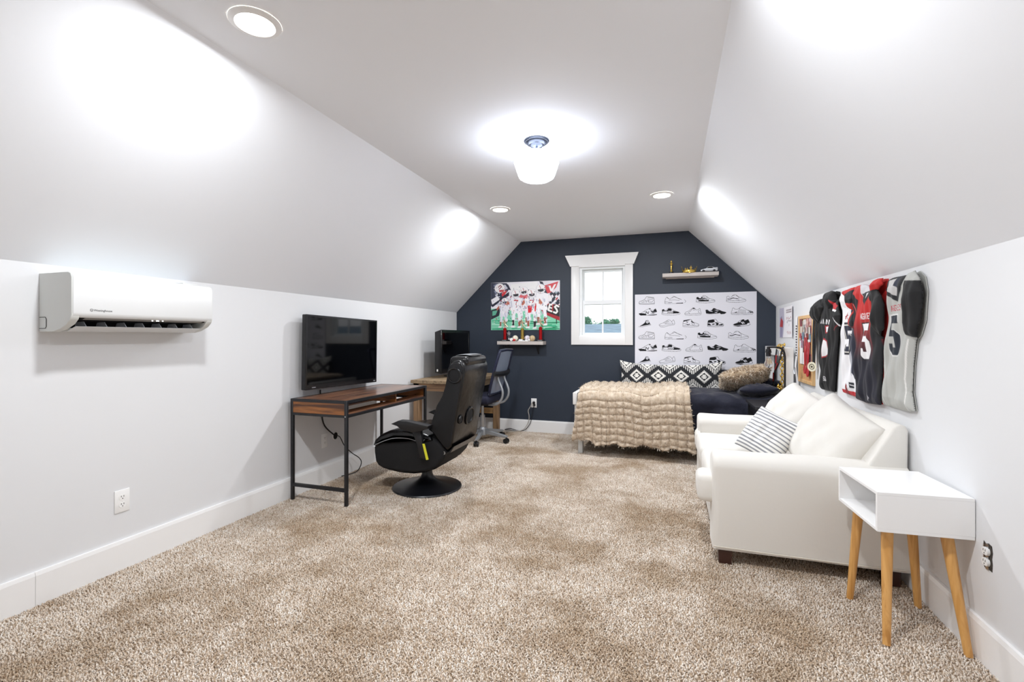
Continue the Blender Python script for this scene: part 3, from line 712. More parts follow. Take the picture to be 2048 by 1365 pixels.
P = np.array([[(bkx(z) + .012 * math.cos((k / 12 - .5) * PI), by0 + (by1 - by0) * k / 12, z) for k in range(13)] for z in zz])
mm = bpy.data.materials.new('grey_see_through_mesh'); mm.use_nodes = True; bb = mm.node_tree.nodes['Principled BSDF']
bb.inputs['Base Color'].default_value = (*lin('8f9bb0'), 1); bb.inputs['Roughness'].default_value = .6; bb.inputs['Alpha'].default_value = .72
me = gridmesh('back_mesh', P); putmesh('back_mesh', me, mm, t)
put('lumbar_bar', B().tube(smooth_pts([(-1.815, by0 - .02, .80), (-1.80, by0 + .06, .79), (-1.79, 5.13, .785), (-1.80, by1 - .06, .79), (-1.815, by1 + .02, .80)]), .018, 10, flat=1.6), M_blackpl, t)
for y in (5.03, 5.24):
    put('support_arm', B().tube(smooth_pts([(-1.825, y, .78), (-1.82, y, .72), (-1.785, y, .64), (-1.768, y, .575), (-1.785, y, .50), (-1.85, y, .44), (-1.98, y + (.05 if y < 5.1 else -.05), .43)]), .014, 10), M_silverpl, t)
# ================================================================== far wall: football picture
FP = (-2.203, -1.287, 1.293, 1.911)
cv = Canvas(FP[0], FP[1], FP[2], FP[3], .003, 'e9e6ee', ss=3)
def fp(x, y):      # fractions of the picture, y down
    return (FP[0] + x * (FP[1] - FP[0]), FP[3] - y * (FP[3] - FP[2]))
def P(pts, c): cv.poly([fp(*p) for p in pts], c)
def Ln(pts, w, c): cv.line([fp(*p) for p in pts], w * (FP[1] - FP[0]), c)
def Dk(x, y, rx, ry, c, rot=0): q = fp(x, y); cv.disc(q[0], q[1], rx * (FP[1] - FP[0]), ry * (FP[3] - FP[2]), c, rot)
rr = random.Random(3)
P([(0, 0), (1, 0), (1, .55), (0, .55)], 'ece9f0')
P([(.3, .05), (.68, .0), (.7, .2), (.3, .2)], 'f4f3f4')
P([(0, .55), (1, .5), (1, 1), (0, 1)], '7fcfae')
for k in range(26):
    y = rr.uniform(.78, .99); x = rr.uniform(0, .8)
    P([(x, y), (x + rr.uniform(.1, .3), y - .01), (x + rr.uniform(.1, .3), y + .025), (x, y + .02)], rr.choice(['2aa173', '3fb487', '8fdcbc', '1d8a60', 'b7ead4']))
# crowd and banners at the left
P([(0, 0), (.24, .02), (.27, .15), (.2, .3), (.14, .42), (0, .5)], '3a3f52')
for k in range(26):
    x, y = rr.uniform(0, .24), rr.uniform(.05, .5)
    P([(x, y), (x + .05, y - .03), (x + .07, y + .03), (x + .02, y + .06)], rr.choice(['f3f1f4', 'd9d7e2', 'b22a33', '23283c', 'c8c9d8', 'efeef2', '7f86a0']))
Dk(.13, .12, .075, .1, 'f5f2f4'); Ln([(.11, .1), (.14, .06), (.16, .09), (.12, .14)], .012, '8c3440'); P([(.12, .16), (.2, .15), (.19, .22), (.13, .2)], 'c23c48')
P([(.2, .02), (.26, .05), (.3, .17), (.27, .16), (.23, .08)], '20243a')
P([(.0, .45), (.14, .33), (.27, .2), (.27, .28), (.12, .42), (.02, .52)], '1d2136')
P([(.0, .36), (.1, .28), (.13, .36), (.02, .46)], 'efeef3'); P([(.16, .24), (.24, .16), (.22, .24), (.17, .3)], 'd5323c')
P([(.0, .58), (.15, .52), (.12, .7), (.0, .78)], '1b1e2a'); P([(.02, .6), (.1, .58), (.07, .68), (.02, .7)], '5fae93')
# red banner at the right
P([(.7, .0), (1, .0), (1, .4), (.84, .32), (.76, .12)], 'e7e2ea')
P([(.77, .1), (.98, .02), (.95, .14), (.88, .24), (.83, .26)], 'd4424c'); P([(.84, .1), (.87, .1), (.885, .17), (.92, .08), (.95, .07), (.9, .22), (.87, .22)], 'f4f2f4')
P([(.71, .0), (.76, .02), (.8, .16), (.84, .3), (.8, .3), (.75, .14)], '23263a')
for k in range(26):
    x, y = rr.uniform(.84, .97), rr.uniform(.25, .46)
    P([(x, y), (x + .03, y - .04), (x + .05, y), (x + .02, y + .05)], rr.choice(['1f2434', '4a5264', 'efeef2', 'b0343c', '262b3c', '9aa8b4']))
# team sign
P([(.74, .6), (.84, .46), (1.0, .5), (1.0, .82), (.75, .66)], 'a3202c'); P([(.77, .58), (.85, .47), (1.0, .51), (1.0, .74), (.78, .62)], '1a1a1f')
def F(pts, w, c): Ln(pts, w, c)
F([(.895, .49), (.86, .485), (.84, .6), (.885, .625)], .024, 'f2f1ee'); F([(.855, .545), (.89, .56)], .02, 'f2f1ee')
F([(.98, .53), (.955, .505), (.93, .535), (.955, .585), (.965, .63), (.945, .66), (.915, .64)], .024, 'f2f1ee')
P([(.895, .48), (.91, .485), (.905, .62), (.89, .615)], 'b3232c')
P([(.945, .78), (.96, .79), (.96, .88), (.95, .88)], '17181c')
# players: (x, top, scale, number, jersey, skinleg)
def player(x, y, s, num, jc='f4f2f5', pants='efeef4', lean=0.0, sock='16171c'):
    def q(a, b): return (x + (a + lean * b) * s, y + b * s)
    P([q(-.075, .62), q(-.02, .62), q(-.03, .83), q(-.05, .98), q(-.09, .98), q(-.09, .8)], pants); P([q(.02, .6), q(.08, .6), q(.09, .8), q(.07, .98), q(.03, .98), q(.03, .8)], pants)
    P([q(-.09, .84), q(-.045, .84), q(-.05, 1.0), q(-.088, 1.0)], rr.choice([sock, '9a5a46'])); P([q(.03, .86), q(.085, .86), q(.07, 1.02), q(.035, 1.02)], rr.choice([sock, '9a5a46']))
    P([q(-.11, 1.0), q(-.04, .99), q(-.04, 1.05), q(-.12, 1.05)], 'efeef0'); P([q(.02, 1.02), q(.09, 1.0), q(.09, 1.06), q(.01, 1.07)], 'f1f0f2')
    P([q(-.1, .46), q(.1, .46), q(.1, .66), q(.03, .68), q(0, .64), q(-.04, .68), q(-.1, .66)], pants)
    P([q(-.14, .24), q(-.05, .2), q(.05, .2), q(.14, .24), q(.12, .36), q(.1, .5), q(-.1, .5), q(-.12, .36)], jc)
    P([q(-.14, .24), q(-.2, .36), q(-.19, .44), q(-.13, .36)], rr.choice(['c06d58', 'efecef', 'b05c4a'])); P([q(.14, .24), q(.2, .35), q(.18, .45), q(.12, .36)], rr.choice(['c06d58', 'efecef']))
    P([q(-.12, .3), q(-.1, .48), q(-.075, .48), q(-.085, .3)], 'cfd0dd')
    Dk(x + lean * .1 * s, y + .105 * s, .088 * s, .13 * s, 'c9c7d2'); Dk(x + lean * .1 * s, y + .1 * s, .08 * s, .12 * s, 'f6f4f6'); P([q(-.06, .12), q(.05, .1), q(.055, .17), q(-.045, .19)], '2b2a33')
    Ln([q(-.05, .16), q(0, .2), q(.05, .16)], .006, 'd9d7de'); Ln([q(-.02, .02), q(0, .1)], .008, 'b33a44')
    if num:
        for st in GLYPH[num]: Ln([q(-.035 + .07 * a, .42 - .13 * b_) for a, b_ in st], .014, 'b8222c')
player(.21, .34, .58, None, 'e7e5ee', 'e3e2ec', -.05)
player(.49, .12, .72, '1', 'd9636a', 'ece9f0', 0)
player(.37, .17, .74, '7', 'f0eef4', 'f1eff5', .02)
player(.73, .08, .78, None, 'f2f0f5', 'f3f1f6', .03)
player(.605, .17, .76, '7', 'f5f3f6', 'f2f0f6', 0)
P([(.545, .5), (.61, .49), (.6, .64), (.55, .65)], 'd81f2c'); P([(.64, .46), (.675, .45), (.66, .62), (.645, .62)], 'd81f2c')
for k in range(150):      # folds and shading of the printed uniforms
    x, y = rr.uniform(.12, .82), rr.uniform(.3, .8); s = rr.uniform(.008, .022)
    P([(x, y), (x + s * .7, y - s * .6), (x + s, y + 2.2 * s), (x + s * .3, y + 3 * s)], rr.choice(['c3c2d3', 'b0afc6', 'dcdbe6', 'f7f6f8', '9c9ab2', 'cfcede', 'f7f6f8']))
for k in range(170):
    x, y = rr.uniform(.02, .86), rr.uniform(.1, .86); s = rr.uniform(.004, .014)
    P([(x, y), (x + s, y - s), (x + 1.5 * s, y + s), (x + s * .5, y + 1.6 * s)], rr.choice(['2b2d3a', 'f7f5f7', 'b9343e', '8f93a6', 'd9b7ae', '454a5c']))
GX, GZ = cv.grid()
t = thing('football_picture', 'colour print of football players in white running onto a green field', 'picture', (-1.745, YF, 1.293))
putmesh('print', gridmesh('print', np.stack([GX, np.full_like(GX, YF - .0105), GZ], -1), cv.out()), colmat('satin_print', .45), t)
put('board', B().box(FP[0], FP[1], YF - .01, YF, FP[2], FP[3]), mat('foam_board', 'e8e8e8', .6), t, smooth=False)

# ================================================================== sneaker tapestry
SB = {'A1':(-0.333,1.679,-0.158,1.586),'B1':(-0.040,1.677,0.189,1.589),'C1':(0.299,1.675,0.499,1.590),'D1':(0.616,1.678,0.815,1.588),'E1':(-0.333,1.542,-0.128,1.456),'F1':(-0.075,1.543,0.128,1.456),'G1':(0.177,1.541,0.352,1.452),'H1':(0.398,1.538,0.618,1.458),'I1':(0.666,1.540,0.888,1.452),'J1':(-0.337,1.402,-0.198,1.321),'K1':(-0.106,1.405,0.068,1.318),'L1':(0.157,1.406,0.329,1.318),'M1':(0.421,1.404,0.589,1.318),'N1':(0.682,1.402,0.858,1.318),'A2':(-0.337,1.266,-0.156,1.176),'B2':(-0.040,1.265,0.196,1.176),'C2':(0.315,1.270,0.518,1.179),'D2':(0.636,1.271,0.842,1.179),'E2':(-0.337,1.121,-0.126,1.035),'F2':(-0.073,1.123,0.137,1.034),'G2':(0.187,1.125,0.367,1.034),'H2':(0.416,1.126,0.638,1.046),'I2':(0.689,1.127,0.915,1.036),'J2':(-0.337,0.975,-0.201,0.895),'K2':(-0.106,0.979,0.073,0.888),'L2':(0.168,0.981,0.340,0.892),'M2':(0.439,0.981,0.608,0.893),'N2':(0.703,0.980,0.883,0.893)}
TP = (-.379, .921, .835, 1.706)
cv = Canvas(TP[0], TP[1], TP[2], TP[3], .0024, 'e4e4ec', ss=2)
K = '0b0c12'
low = [(.0, .82), (.01, .62), (.04, .45), (.05, .22), (.1, .12), (.17, .3), (.28, .33), (.36, .2), (.42, .05), (.5, .04), (.62, .25), (.75, .45), (.9, .55), (.98, .68), (1, .82), (.96, .95), (.7, 1), (.2, .98), (.02, .95)]
lowsole = [(.0, .8), (.3, .82), (.6, .84), (.9, .8), (.99, .72)]
fl_ = lambda pts: [(1 - x, y) for x, y in pts]
skate = [(.0, .85), (.01, .6), (.02, .25), (.1, .18), (.16, .35), (.25, .36), (.32, .12), (.4, .02), (.5, .06), (.64, .33), (.8, .5), (.94, .6), (1, .75), (.97, .88), (.75, .98), (.5, 1), (.15, .95)]
high = [(.0, .95), (.0, .6), (.02, .3), (.05, .14), (.3, .05), (.5, .0), (.56, .12), (.6, .3), (.72, .45), (.85, .52), (.97, .62), (1, .78), (.95, .95), (.5, 1)]
DES = {
 'A': dict(lines=[fl_(high) + [fl_(high)[0]], [(0, .82), (.3, .86), (.7, .86), (.99, .84)], [(.58, .12), (.95, .22)], [(.55, .3), (.75, .38), (.92, .32)], [(.35, .45), (.5, .55), (.7, .5)], [(.25, .55), (.4, .7)], [(.15, .65), (.3, .75)], [(.6, .45), (.62, .7), (.85, .7), (.95, .45)], [(.45, .55), (.5, .75)]], fills=[], w=.012),
 'B': dict(lines=[[(.0, .95), (.0, .6), (.03, .3), (.08, .12), (.16, .3), (.25, .4), (.33, .2), (.42, .02), (.5, .08), (.65, .35), (.8, .48)], [(.1, .1), (.22, .4)], [(.35, .25), (.42, .15)], [(.42, .05), (.55, .2), (.78, .45)], [(.93, .5), (1, .7), (.95, .9)], [(.0, .96), (.35, .98), (.85, .97)], [(.0, .75), (.15, .76)], [(.2, .55), (.45, .5), (.7, .6)]], fills=[], w=.0045, extra=[('l', [(.16, .82), (.34, .82)], .022), ('l', [(.55, .95), (.86, .93)], .035), ('l', [(.42, .04), (.55, .2), (.72, .38)], .01)]),
 'C': dict(lines=[skate + [skate[0]], [(.0, .72), (.3, .78), (.65, .78), (.98, .66)], [(.55, .12), (.68, .4), (.66, .76)], [(.36, .1), (.62, .42)]], fills=[[(.02, .25), (.1, .2), (.16, .36), (.24, .36), (.3, .15), (.36, .25), (.28, .5), (.1, .56), (.03, .45)], [(.1, .72), (.14, .6), (.34, .5), (.5, .6), (.68, .58), (.65, .78), (.3, .78)], [(.3, .35), (.42, .3), (.6, .5), (.58, .55), (.42, .45), (.32, .45)]], w=.009),
 'D': dict(lines=[skate + [skate[0]], [(.0, .72), (.3, .76), (.65, .78), (.98, .66)], [(.64, .35), (.63, .76)], [(.05, .55), (.18, .55), (.34, .42), (.48, .48), (.6, .52)], [(.3, .18), (.42, .12)], [(.5, .12), (.64, .35)]], fills=[[(.06, .5), (.18, .52), (.34, .38), (.46, .46), (.6, .5), (.58, .6), (.45, .52), (.34, .48), (.2, .6), (.08, .6)]], w=.01),
 'E': dict(lines=[[(.12, .66), (.4, .25), (.58, .02), (.64, .05), (.66, .25), (.8, .3), (.92, .05)], [(.25, .5), (.35, .55)], [(.3, .42), (.42, .48)]], fills=[[(.0, .68), (.1, .66), (.3, .7), (.4, .8), (.44, .98), (.1, .99), (.01, .85)], [(.6, .9), (.99, .84), (1, .93), (.8, 1), (.45, 1), (.45, .95)], [(.62, .25), (.68, .35), (.78, .42), (.86, .2), (.93, .08), (.99, .4), (.99, .55), (.85, .55), (.75, .6), (.68, .5)], [(.62, .72), (.8, .62), (.95, .6), (.8, .74)], [(.55, .1), (.6, .0), (.65, .08), (.6, .2)]], w=.01, n=(.38, .46, .16, .3)),
 'F': dict(lines=[skate + [skate[0]], [(.0, .74), (.4, .8), (.95, .72)]], fills=[[(.02, .22), (.12, .2), (.18, .38), (.28, .38), (.36, .08), (.5, .1), (.56, .28), (.5, .45), (.64, .42), (.96, .62), (.9, .76), (.66, .74), (.6, .5), (.4, .42), (.3, .5), (.1, .55), (.04, .7)], [(.3, .48), (.62, .52), (.66, .75), (.3, .74)]], w=.007, chk=[(.06, .4, .28, .7), (.3, .42, .62, .74)]),
 'G': dict(lines=[fl_(low) + [fl_(low)[0]], [(.0, .78), (.4, .82), (.98, .76)], [(.2, .62), (.3, .78)], [(.45, .2), (.35, .5), (.25, .6)], [(.9, .35), (.82, .55), (.9, .75)], [(.5, .35), (.65, .3)]], fills=[[(.46, .22), (.52, .02), (.6, .05), (.68, .25), (.58, .18)]], w=.008),
 'H': dict(lines=[], fills=[[(.0, .35), (.08, .3), (.2, .42), (.3, .38), (.38, .1), (.45, .12), (.55, .3), (.65, .35), (.8, .55), (.96, .68), (1, .78), (.9, .95), (.75, .98), (.65, .85), (.5, .88), (.2, .92), (.03, .85)]], w=.012, wh=[[(.1, .35), (.3, .5), (.36, .62), (.2, .55)], [(.42, .35), (.55, .5), (.66, .5), (.5, .38)], [(.42, .7), (.6, .62), (.52, .78)], [(.6, .95), (.68, .8), (.72, .97)]], extra=[('l', [(.05, .98), (.6, 1)], .006)]),
 'I': dict(lines=[low + [low[0]], lowsole, [(.75, .45), (.82, .6), (.78, .82)], [(.83, .55), (.95, .7)], [(.86, .65), (.98, .66)], [(.42, .1), (.36, .3)]] + [[(.38 + k * .055, .28 + k * .03), (.3 + k * .065, .78)] for k in range(6)], fills=[[(.12, .75), (.28, .6), (.24, .78)], [(.82, .55), (.97, .66), (.99, .78), (.86, .78)]], wh=[[(.86, .62), (.94, .68), (.9, .72)]], w=.01),
 'J': dict(lines=[[(0, .95), (.3, .98), (1, .72)], [(1, .7), (.97, .6)]], fills=[[(.1, .86), (.35, .6), (.52, .35), (.6, .05), (.78, .02), (.85, .2), (.97, .62), (.6, .75), (.12, .9)]], wd=[(.72, .28, .11)], w=.006),
 'K': dict(lines=[[(.0, .7), (.1, .55), (.25, .45), (.45, .2), (.6, .02), (.72, .08), (.8, .3), (.92, .02), (.97, .2), (1, .55), (.96, .7), (.6, .82), (.35, .97), (.1, .98), (.0, .7)], [(.02, .78), (.2, .82), (.55, .68), (.95, .56)], [(.3, .45), (.45, .5)], [(.38, .35), (.52, .42)], [(.45, .26), (.6, .34)], [(.5, .18), (.66, .26)], [(.4, .55), (.6, .5), (.75, .45)], [(.82, .3), (.85, .55)]], fills=[], w=.007),
 'L': dict(lines=[high + [high[0]], [(0, .8), (.3, .82), (.98, .8)], [(.0, .5), (.2, .6), (.4, .68)], [(.6, .35), (.55, .6), (.65, .78)], [(.3, .1), (.2, .35)], [(.72, .48), (.7, .75)]], fills=[[(.03, .28), (.06, .14), (.3, .06), (.42, .02), (.45, .08), (.2, .22), (.05, .32)], [(.1, .55), (.35, .68), (.45, .55), (.42, .72), (.3, .74)], [(.5, .12), (.62, .32), (.74, .46), (.66, .5), (.52, .35)], [(.2, .35), (.35, .28), (.28, .45)]], w=.011),
 'M': dict(lines=[high + [high[0]], [(0, .82), (.5, .85), (.98, .82)]], fills=[[(.02, .3), (.05, .15), (.3, .05), (.42, .08), (.45, .35), (.3, .46), (.02, .46)], [(.02, .52), (.15, .58), (.22, .8), (.0, .78)], [(.42, .4), (.6, .42), (.7, .55), (.66, .8), (.5, .8), (.55, .6)], [(.7, .72), (.9, .6), (.97, .7), (.9, .8), (.7, .8)], [(.25, .62), (.42, .55), (.45, .68), (.32, .74)]], w=.012),
 'N': dict(lines=[[(.05, .9), (.3, .96), (.9, .86), (1, .72), (.95, .6)], [(.3, .35), (.5, .1)]], fills=[[(.0, .75), (.08, .62), (.25, .5), (.32, .38), (.42, .42), (.5, .12), (.58, .02), (.66, .05), (.68, .2), (.78, .12), (.88, .02), (.95, .3), (.98, .5), (.85, .55), (.8, .72), (.4, .8), (.12, .85)], [(.12, .88), (.4, .84), (.5, .9), (.3, 1)]], wh=[[(.46, .4), (.52, .38), (.62, .62), (.56, .66)], [(.55, .36), (.6, .34), (.7, .58), (.66, .6)]], w=.012),
}
for key, (x0, z1, x1, z0) in SB.items():
    d = DES[key[0]]; sc_ = x1 - x0
    g_ = lambda p: (x0 + p[0] * (x1 - x0), z1 - p[1] * (z1 - z0))
    for f in d['fills']: cv.poly([g_(p) for p in f], K)
    for f in d.get('wh', []): cv.poly([g_(p) for p in f], 'e4e4ec')
    for l in d['lines']: cv.line([g_(p) for p in l], max(.003, d['w'] * .3), K)
    for _, l, w_ in d.get('extra', []): cv.line([g_(p) for p in l], w_ * .22, K)
    for (a, b_, c_, e_) in d.get('chk', []):
        n1, n2 = 7, 5
        for i in range(n1):
            for j in range(n2):
                if (i + j) % 2: cv.poly([g_((a + (c_ - a) * (i + u) / n1, b_ + (e_ - b_) * (j + v) / n2)) for u, v in ((0, 0), (1, 0), (1, 1), (0, 1))], 'e4e4ec')
    for (a, b_, r_) in d.get('wd', []):
        q = g_((a, b_)); cv.disc(q[0], q[1], r_ * sc_, r_ * sc_, 'e4e4ec'); cv.disc(q[0], q[1], r_ * .35 * sc_, r_ * .35 * sc_, K)
    if 'n' in d:
        a, b_, w_, h_ = d['n']
        cv.line([g_(p) for p in ((a, b_ + h_), (a + .03, b_), (a + w_ * .8, b_ + h_), (a + w_, b_))], .007, K)
GX, GZ = cv.grid()
dy = .004 + .002 * np.sin(GX * 9 + 1.3 * np.sin(GZ * 7)) + .002 * np.sin(GZ * 11 + GX * 4) + .006 * np.exp(-((GX - TP[1]) ** 2 + (GZ - TP[3]) ** 2) / .02)
o = putmesh('sneaker_tapestry', gridmesh('sneaker_tapestry', np.stack([GX, YF - .003 - dy, GZ], -1), cv.out()), colmat('tapestry_cloth', .9, .15, 700))
put('backing', B().box(TP[0], TP[1], YF - .0025, YF - .0005, TP[2], TP[3]), mat('tapestry_back', 'd8d8de', .9), o, smooth=False)
tag(o, 'white wall tapestry printed with rows of black sneaker drawings', 'tapestry')

# ================================================================== shelves with trophies
M_shelf = mat('greywash_laminate', 'c3bbb6', .55, var=.08, vscale=9, stretch=(1, 8, 8))
t = thing('wall_shelf', 'grey wall shelf with black brackets holding trophies and baseballs', 'shelf', (-1.75, 5.72, 1.1))
put('board', B().box(-2.065, -1.465, 5.66, YF, 1.107, 1.15, .0015, 1), M_shelf, t)
for x in (-1.97, -1.56):
    put('bracket', B().box(x - .008, x + .008, YF - .004, YF, .985, 1.107).box(x - .008, x + .008, 5.69, YF, 1.103, 1.107).bar((x, YF - .006, .99), (x, 5.70, 1.102), .014, .005), M_black, t, smooth=False)
t = thing('wall_shelf', 'grey floating shelf above the sneaker tapestry', 'shelf', (.23, 5.72, 1.88))
put('board', B().box(-.066, .524, 5.655, YF, 1.884, 1.924, .0015, 1), M_shelf, t)
put('wall_cleat', B().box(-.03, .49, YF - .03, YF, 1.876, 1.884), M_shelf, t)

M_figw = mat('trophy_figure_gold', 'd8c9a8', .3, metal=.7); M_marble = mat('black_marble', '111114', .2, var=.4, vscale=60)
def figure(b, o, h, s=1):
    o = Vector(o); f = lambda x, y, z: o + Vector((x * s, y, z)) * h
    b.tube([f(.0, 0, .0), f(.02, 0, .24), f(.0, 0, .46)], [.05 * h, .05 * h, .08 * h], 8)
    b.tube([f(.34, 0, .12), f(.2, 0, .28), f(.03, 0, .46)], [.045 * h, .05 * h, .08 * h], 8)
    b.tube([f(.0, 0, .44), f(.0, 0, .6), f(-.04, 0, .76), f(-.05, 0, .84)], [.09 * h, .1 * h, .13 * h, .05 * h], 10)
    b.tube([f(-.06, -.08, .74), f(-.2, -.12, .62), f(-.1, -.2, .54)], [.045 * h, .04 * h, .035 * h], 6); b.tube([f(-.02, .08, .74), f(.16, .12, .66), f(.26, .12, .78)], [.045 * h, .04 * h, .035 * h], 6)
    b.sph(f(-.08, 0, .92), .085 * h, 10); b.sph(f(-.1, -.2, .56), .07 * h, 8, (1.4, .8, .8)); return b
def trophy(x, z, colm, colname, label, zc, hf):
    t = thing('trophy', label, 'trophy', (x, 5.735, z), group='column trophies on the lower shelf')
    put('base', B().box(x - .045, x + .045, 5.70, 5.77, z, z + .022, .002, 1), M_marble, t)
    put('plate', B().box(x - .03, x + .03, 5.6985, 5.7, z + .007, z + .015), M_chrome, t)
    put('column', B().lathe([(0, 0), (.026, 0), (.026, .006), (.021, .008), (.021, zc - .008), (.026, zc - .006), (.026, zc), (.012, zc + .01), (.006, zc + .016), (0, zc + .016)], (x, 5.735, z + .022), n=20), colm, t)
    put('figurine', figure(B(), (x, 5.735, z + .034 + zc), hf), M_figw, t, label='small running player figurine')
trophy(-1.985, 1.15, M_red, 'red', 'red column football trophy at the left end of the lower shelf', .135, .11)
trophy(-1.752, 1.15, mat('gold_foil', 'b59a4e', .25, metal=.8), 'gold', 'gold column football trophy in the middle of the lower shelf', .13, .11)
trophy(-1.515, 1.15, M_red, 'red', 'red column football trophy at the right end of the lower shelf', .145, .11)
t = thing('small_trophy', 'small silver star trophy beside the left red trophy', 'trophy', (-1.925, 5.715, 1.15))
put('base', B().box(-1.94, -1.91, 5.70, 5.73, 1.15, 1.17, .002, 1), M_marble, t)
put('stem', B().lathe([(.012, 0), (.006, .02), (.005, .05), (.012, .06), (0, .06)], (-1.925, 5.715, 1.17), n=16), M_chrome, t)
st = [(-1.925 + (.032 if k % 2 == 0 else .015) * math.sin(k * PI / 5), 1.248 + (.032 if k % 2 == 0 else .015) * math.cos(k * PI / 5)) for k in range(10)]
put('star', B().prism(st, 5.71, 5.72, fw, .002, 1), M_chrome, t)
def baseball(x, y, z, r, c, label, mark):
    t = thing('baseball', label, 'baseball', (x, y, z), group='baseballs on the lower shelf')
    put('ball', B().sph((x, y, z + r), r, 24), mat(c + '_leather', c, .5), t)
    for s in (-1, 1):
        put('stitching', B().tube([(x + s * r * (.62 - .25 * math.cos(a)), y - r * 1.0 * math.sqrt(max(0, 1 - (.62 - .25 * math.cos(a)) ** 2 - (.75 * math.sin(a)) ** 2)), z + r + r * .75 * math.sin(a)) for a in [(-.9 + 1.8 * k / 12) for k in range(13)]], .0012, 5), mat(mark + '_thread', mark, .6), t)
    return t
baseball(-1.84, 5.715, 1.15, .037, 'ece6d3', 'cream baseball with red stitching beside the small star trophy', 'b03028')
baseball(-1.70, 5.775, 1.15, .037, 'e9e4ee', 'white baseball behind the gold column trophy', 'b03028')
baseball(-1.618, 5.72, 1.15, .037, 'cdb68f', 'tan autographed baseball between the gold and right red trophies', '3a2c20')
o = put('baseball_cap_toy', B().sph((-1.845, 5.68, 1.165), .018, 16, (1, 1, .8)).box(-1.857, -1.833, 5.665, 5.695, 1.1505, 1.156, .002), mat('red_plastic', 'c01820', .35)); o.name = 'red_toy'; tag(o, 'small red plastic toy in front of the cream baseball', 'toy')
o = put('ring_box', B().lathe([(0, 0), (.02, 0), (.021, .006), (.017, .012), (.008, .012), (.006, .008), (0, .008)], (-1.882, 5.688, 1.171), (0, -1, .2), 24), M_white); tag(o, 'small white round medallion leaning beside the star trophy', 'medallion')
o = put('display_stand', B().box(-1.795, -1.66, 5.67, 5.70, 1.15, 1.159, .002).box(-1.785, -1.735, 5.675, 5.698, 1.159, 1.176, .004).box(-1.70, -1.665, 5.675, 5.698, 1.159, 1.172, .004), M_white); tag(o, 'low white stand in front of the gold trophy', 'stand')
o = put('golf_ball', B().sph((-1.655, 5.712, 1.167), .017, 16), M_white); tag(o, 'white golf ball beside the tan baseball', 'ball')

# upper shelf
t = thing('statuette', 'slim gold standing statuette on a black base on the upper shelf', 'statuette', (.03, 5.715, 1.924))
put('base', B().lathe([(0, 0), (.024, 0), (.024, .02), (.02, .024), (0, .024)], (.03, 5.715, 1.924), n=24), M_marble, t)
put('figure', B().lathe([(0, .024), (.014, .024), (.013, .034), (.008, .04), (.008, .07), (.011, .085), (.0075, .094), (.013, .105), (.018, .118), (.013, .126), (.005, .129), (.0075, .135), (.0085, .143), (.006, .150), (0, .152)], (.03, 5.715, 1.924), n=20), M_gold, t)
t = thing('crown', 'gold costume crown on the upper shelf', 'crown', (.22, 5.70, 1.924))
b = B().lathe([(.07, 0), (.072, .004), (.072, .024), (.07, .028), (.068, .024), (.068, .004), (.07, 0)], (.22, 5.70, 1.924), n=40)
put('band', b, M_gold, t)
for k in range(8):
    a = 2 * PI * k / 8 + .2; d = Vector((math.cos(a), math.sin(a), 0)); s = Vector((-d.y, d.x, 0)); o_ = Vector((.22, 5.70, 1.924)) + d * .071
    pr = [(-.014, .026), (.014, .026), (.005, .042), (.016, .05), (.006, .056), (0, .076), (-.006, .056), (-.016, .05), (-.005, .042)] if k % 2 == 0 else [(-.014, .026), (.014, .026), (.004, .036), (.007, .043), (0, .05), (-.007, .043), (-.004, .036)]
    put('crown_point', B().prism(pr, -.0015, .0015, lambda u, v, dd: tuple(o_ + s * u + d * (dd + (v - .026) * .25) + Vector((0, 0, v)))), M_gold, t, smooth=False)
t = thing('toy_car', 'silver white toy sports car on the upper shelf', 'toy car', (.42, 5.71, 1.924))
car = [(-.085, .012), (-.083, .028), (-.06, .036), (-.03, .042), (-.008, .062), (.03, .063), (.06, .05), (.075, .05), (.09, .052), (.092, .03), (.088, .014), (.07, .012), (.062, .022), (.048, .022), (.04, .012), (-.04, .012), (-.048, .022), (-.062, .022), (-.07, .012)]
put('car_body', B().prism(car, 5.685, 5.74, lambda u, v, d: (.425 + u, d, 1.924 + v), .004, 2), mat('silver_car_paint', 'c9ccd2', .25, metal=.4), t)
put('side_window', B().prism([(-.022, .044), (-.005, .059), (.028, .06), (.05, .048), (.03, .043)], 5.6838, 5.6856, lambda u, v, d: (.425 + u, d, 1.924 + v)), M_screen, t)
for x in (-.055, .055):
    for y in (5.683, 5.728): put('wheel', B().lathe([(0, 0), (.006, 0), (.009, .002), (.014, 0), (.014, .014), (0, .014)], (.425 + x, y, 1.938), (0, 1, 0), 20), M_blackpl, t)
# ================================================================== bed
M_bedw = mat('white_painted_wood', 'efeeec', .4)
t = thing('bed', 'white wooden bed frame with low footboard along the navy wall', 'bed', (.05, 5.34, 0))
for y in (4.905, 5.735):
    put('leg', B().box(-.893, -.845, y, y + .05, -.004, .56, .002, 1), mat('grey_bed_leg', 'c9c9c6', .4), t)
    put('headboard_post', B().box(1.0, 1.075, y - .03, y + .045, 0, 1.105, .003, 1), M_bedw, t)
put('footboard', B().box(-.945, -.90, 4.885, 5.79, .50, .625, .004, 1), M_bedw, t)
put('footboard_panel', B().box(-.93, -.895, 4.905, 5.785, .2, .50), M_bedw, t)
put('side_rail', B().box(-.845, 1.0, 4.905, 4.93, .2, .32), M_bedw, t); put('side_rail', B().box(-.845, 1.0, 5.76, 5.785, .2, .32), M_bedw, t)
put('headboard_rail', B().box(1.0, 1.075, 4.95, 5.705, 1.02, 1.105, .003, 1), M_bedw, t)
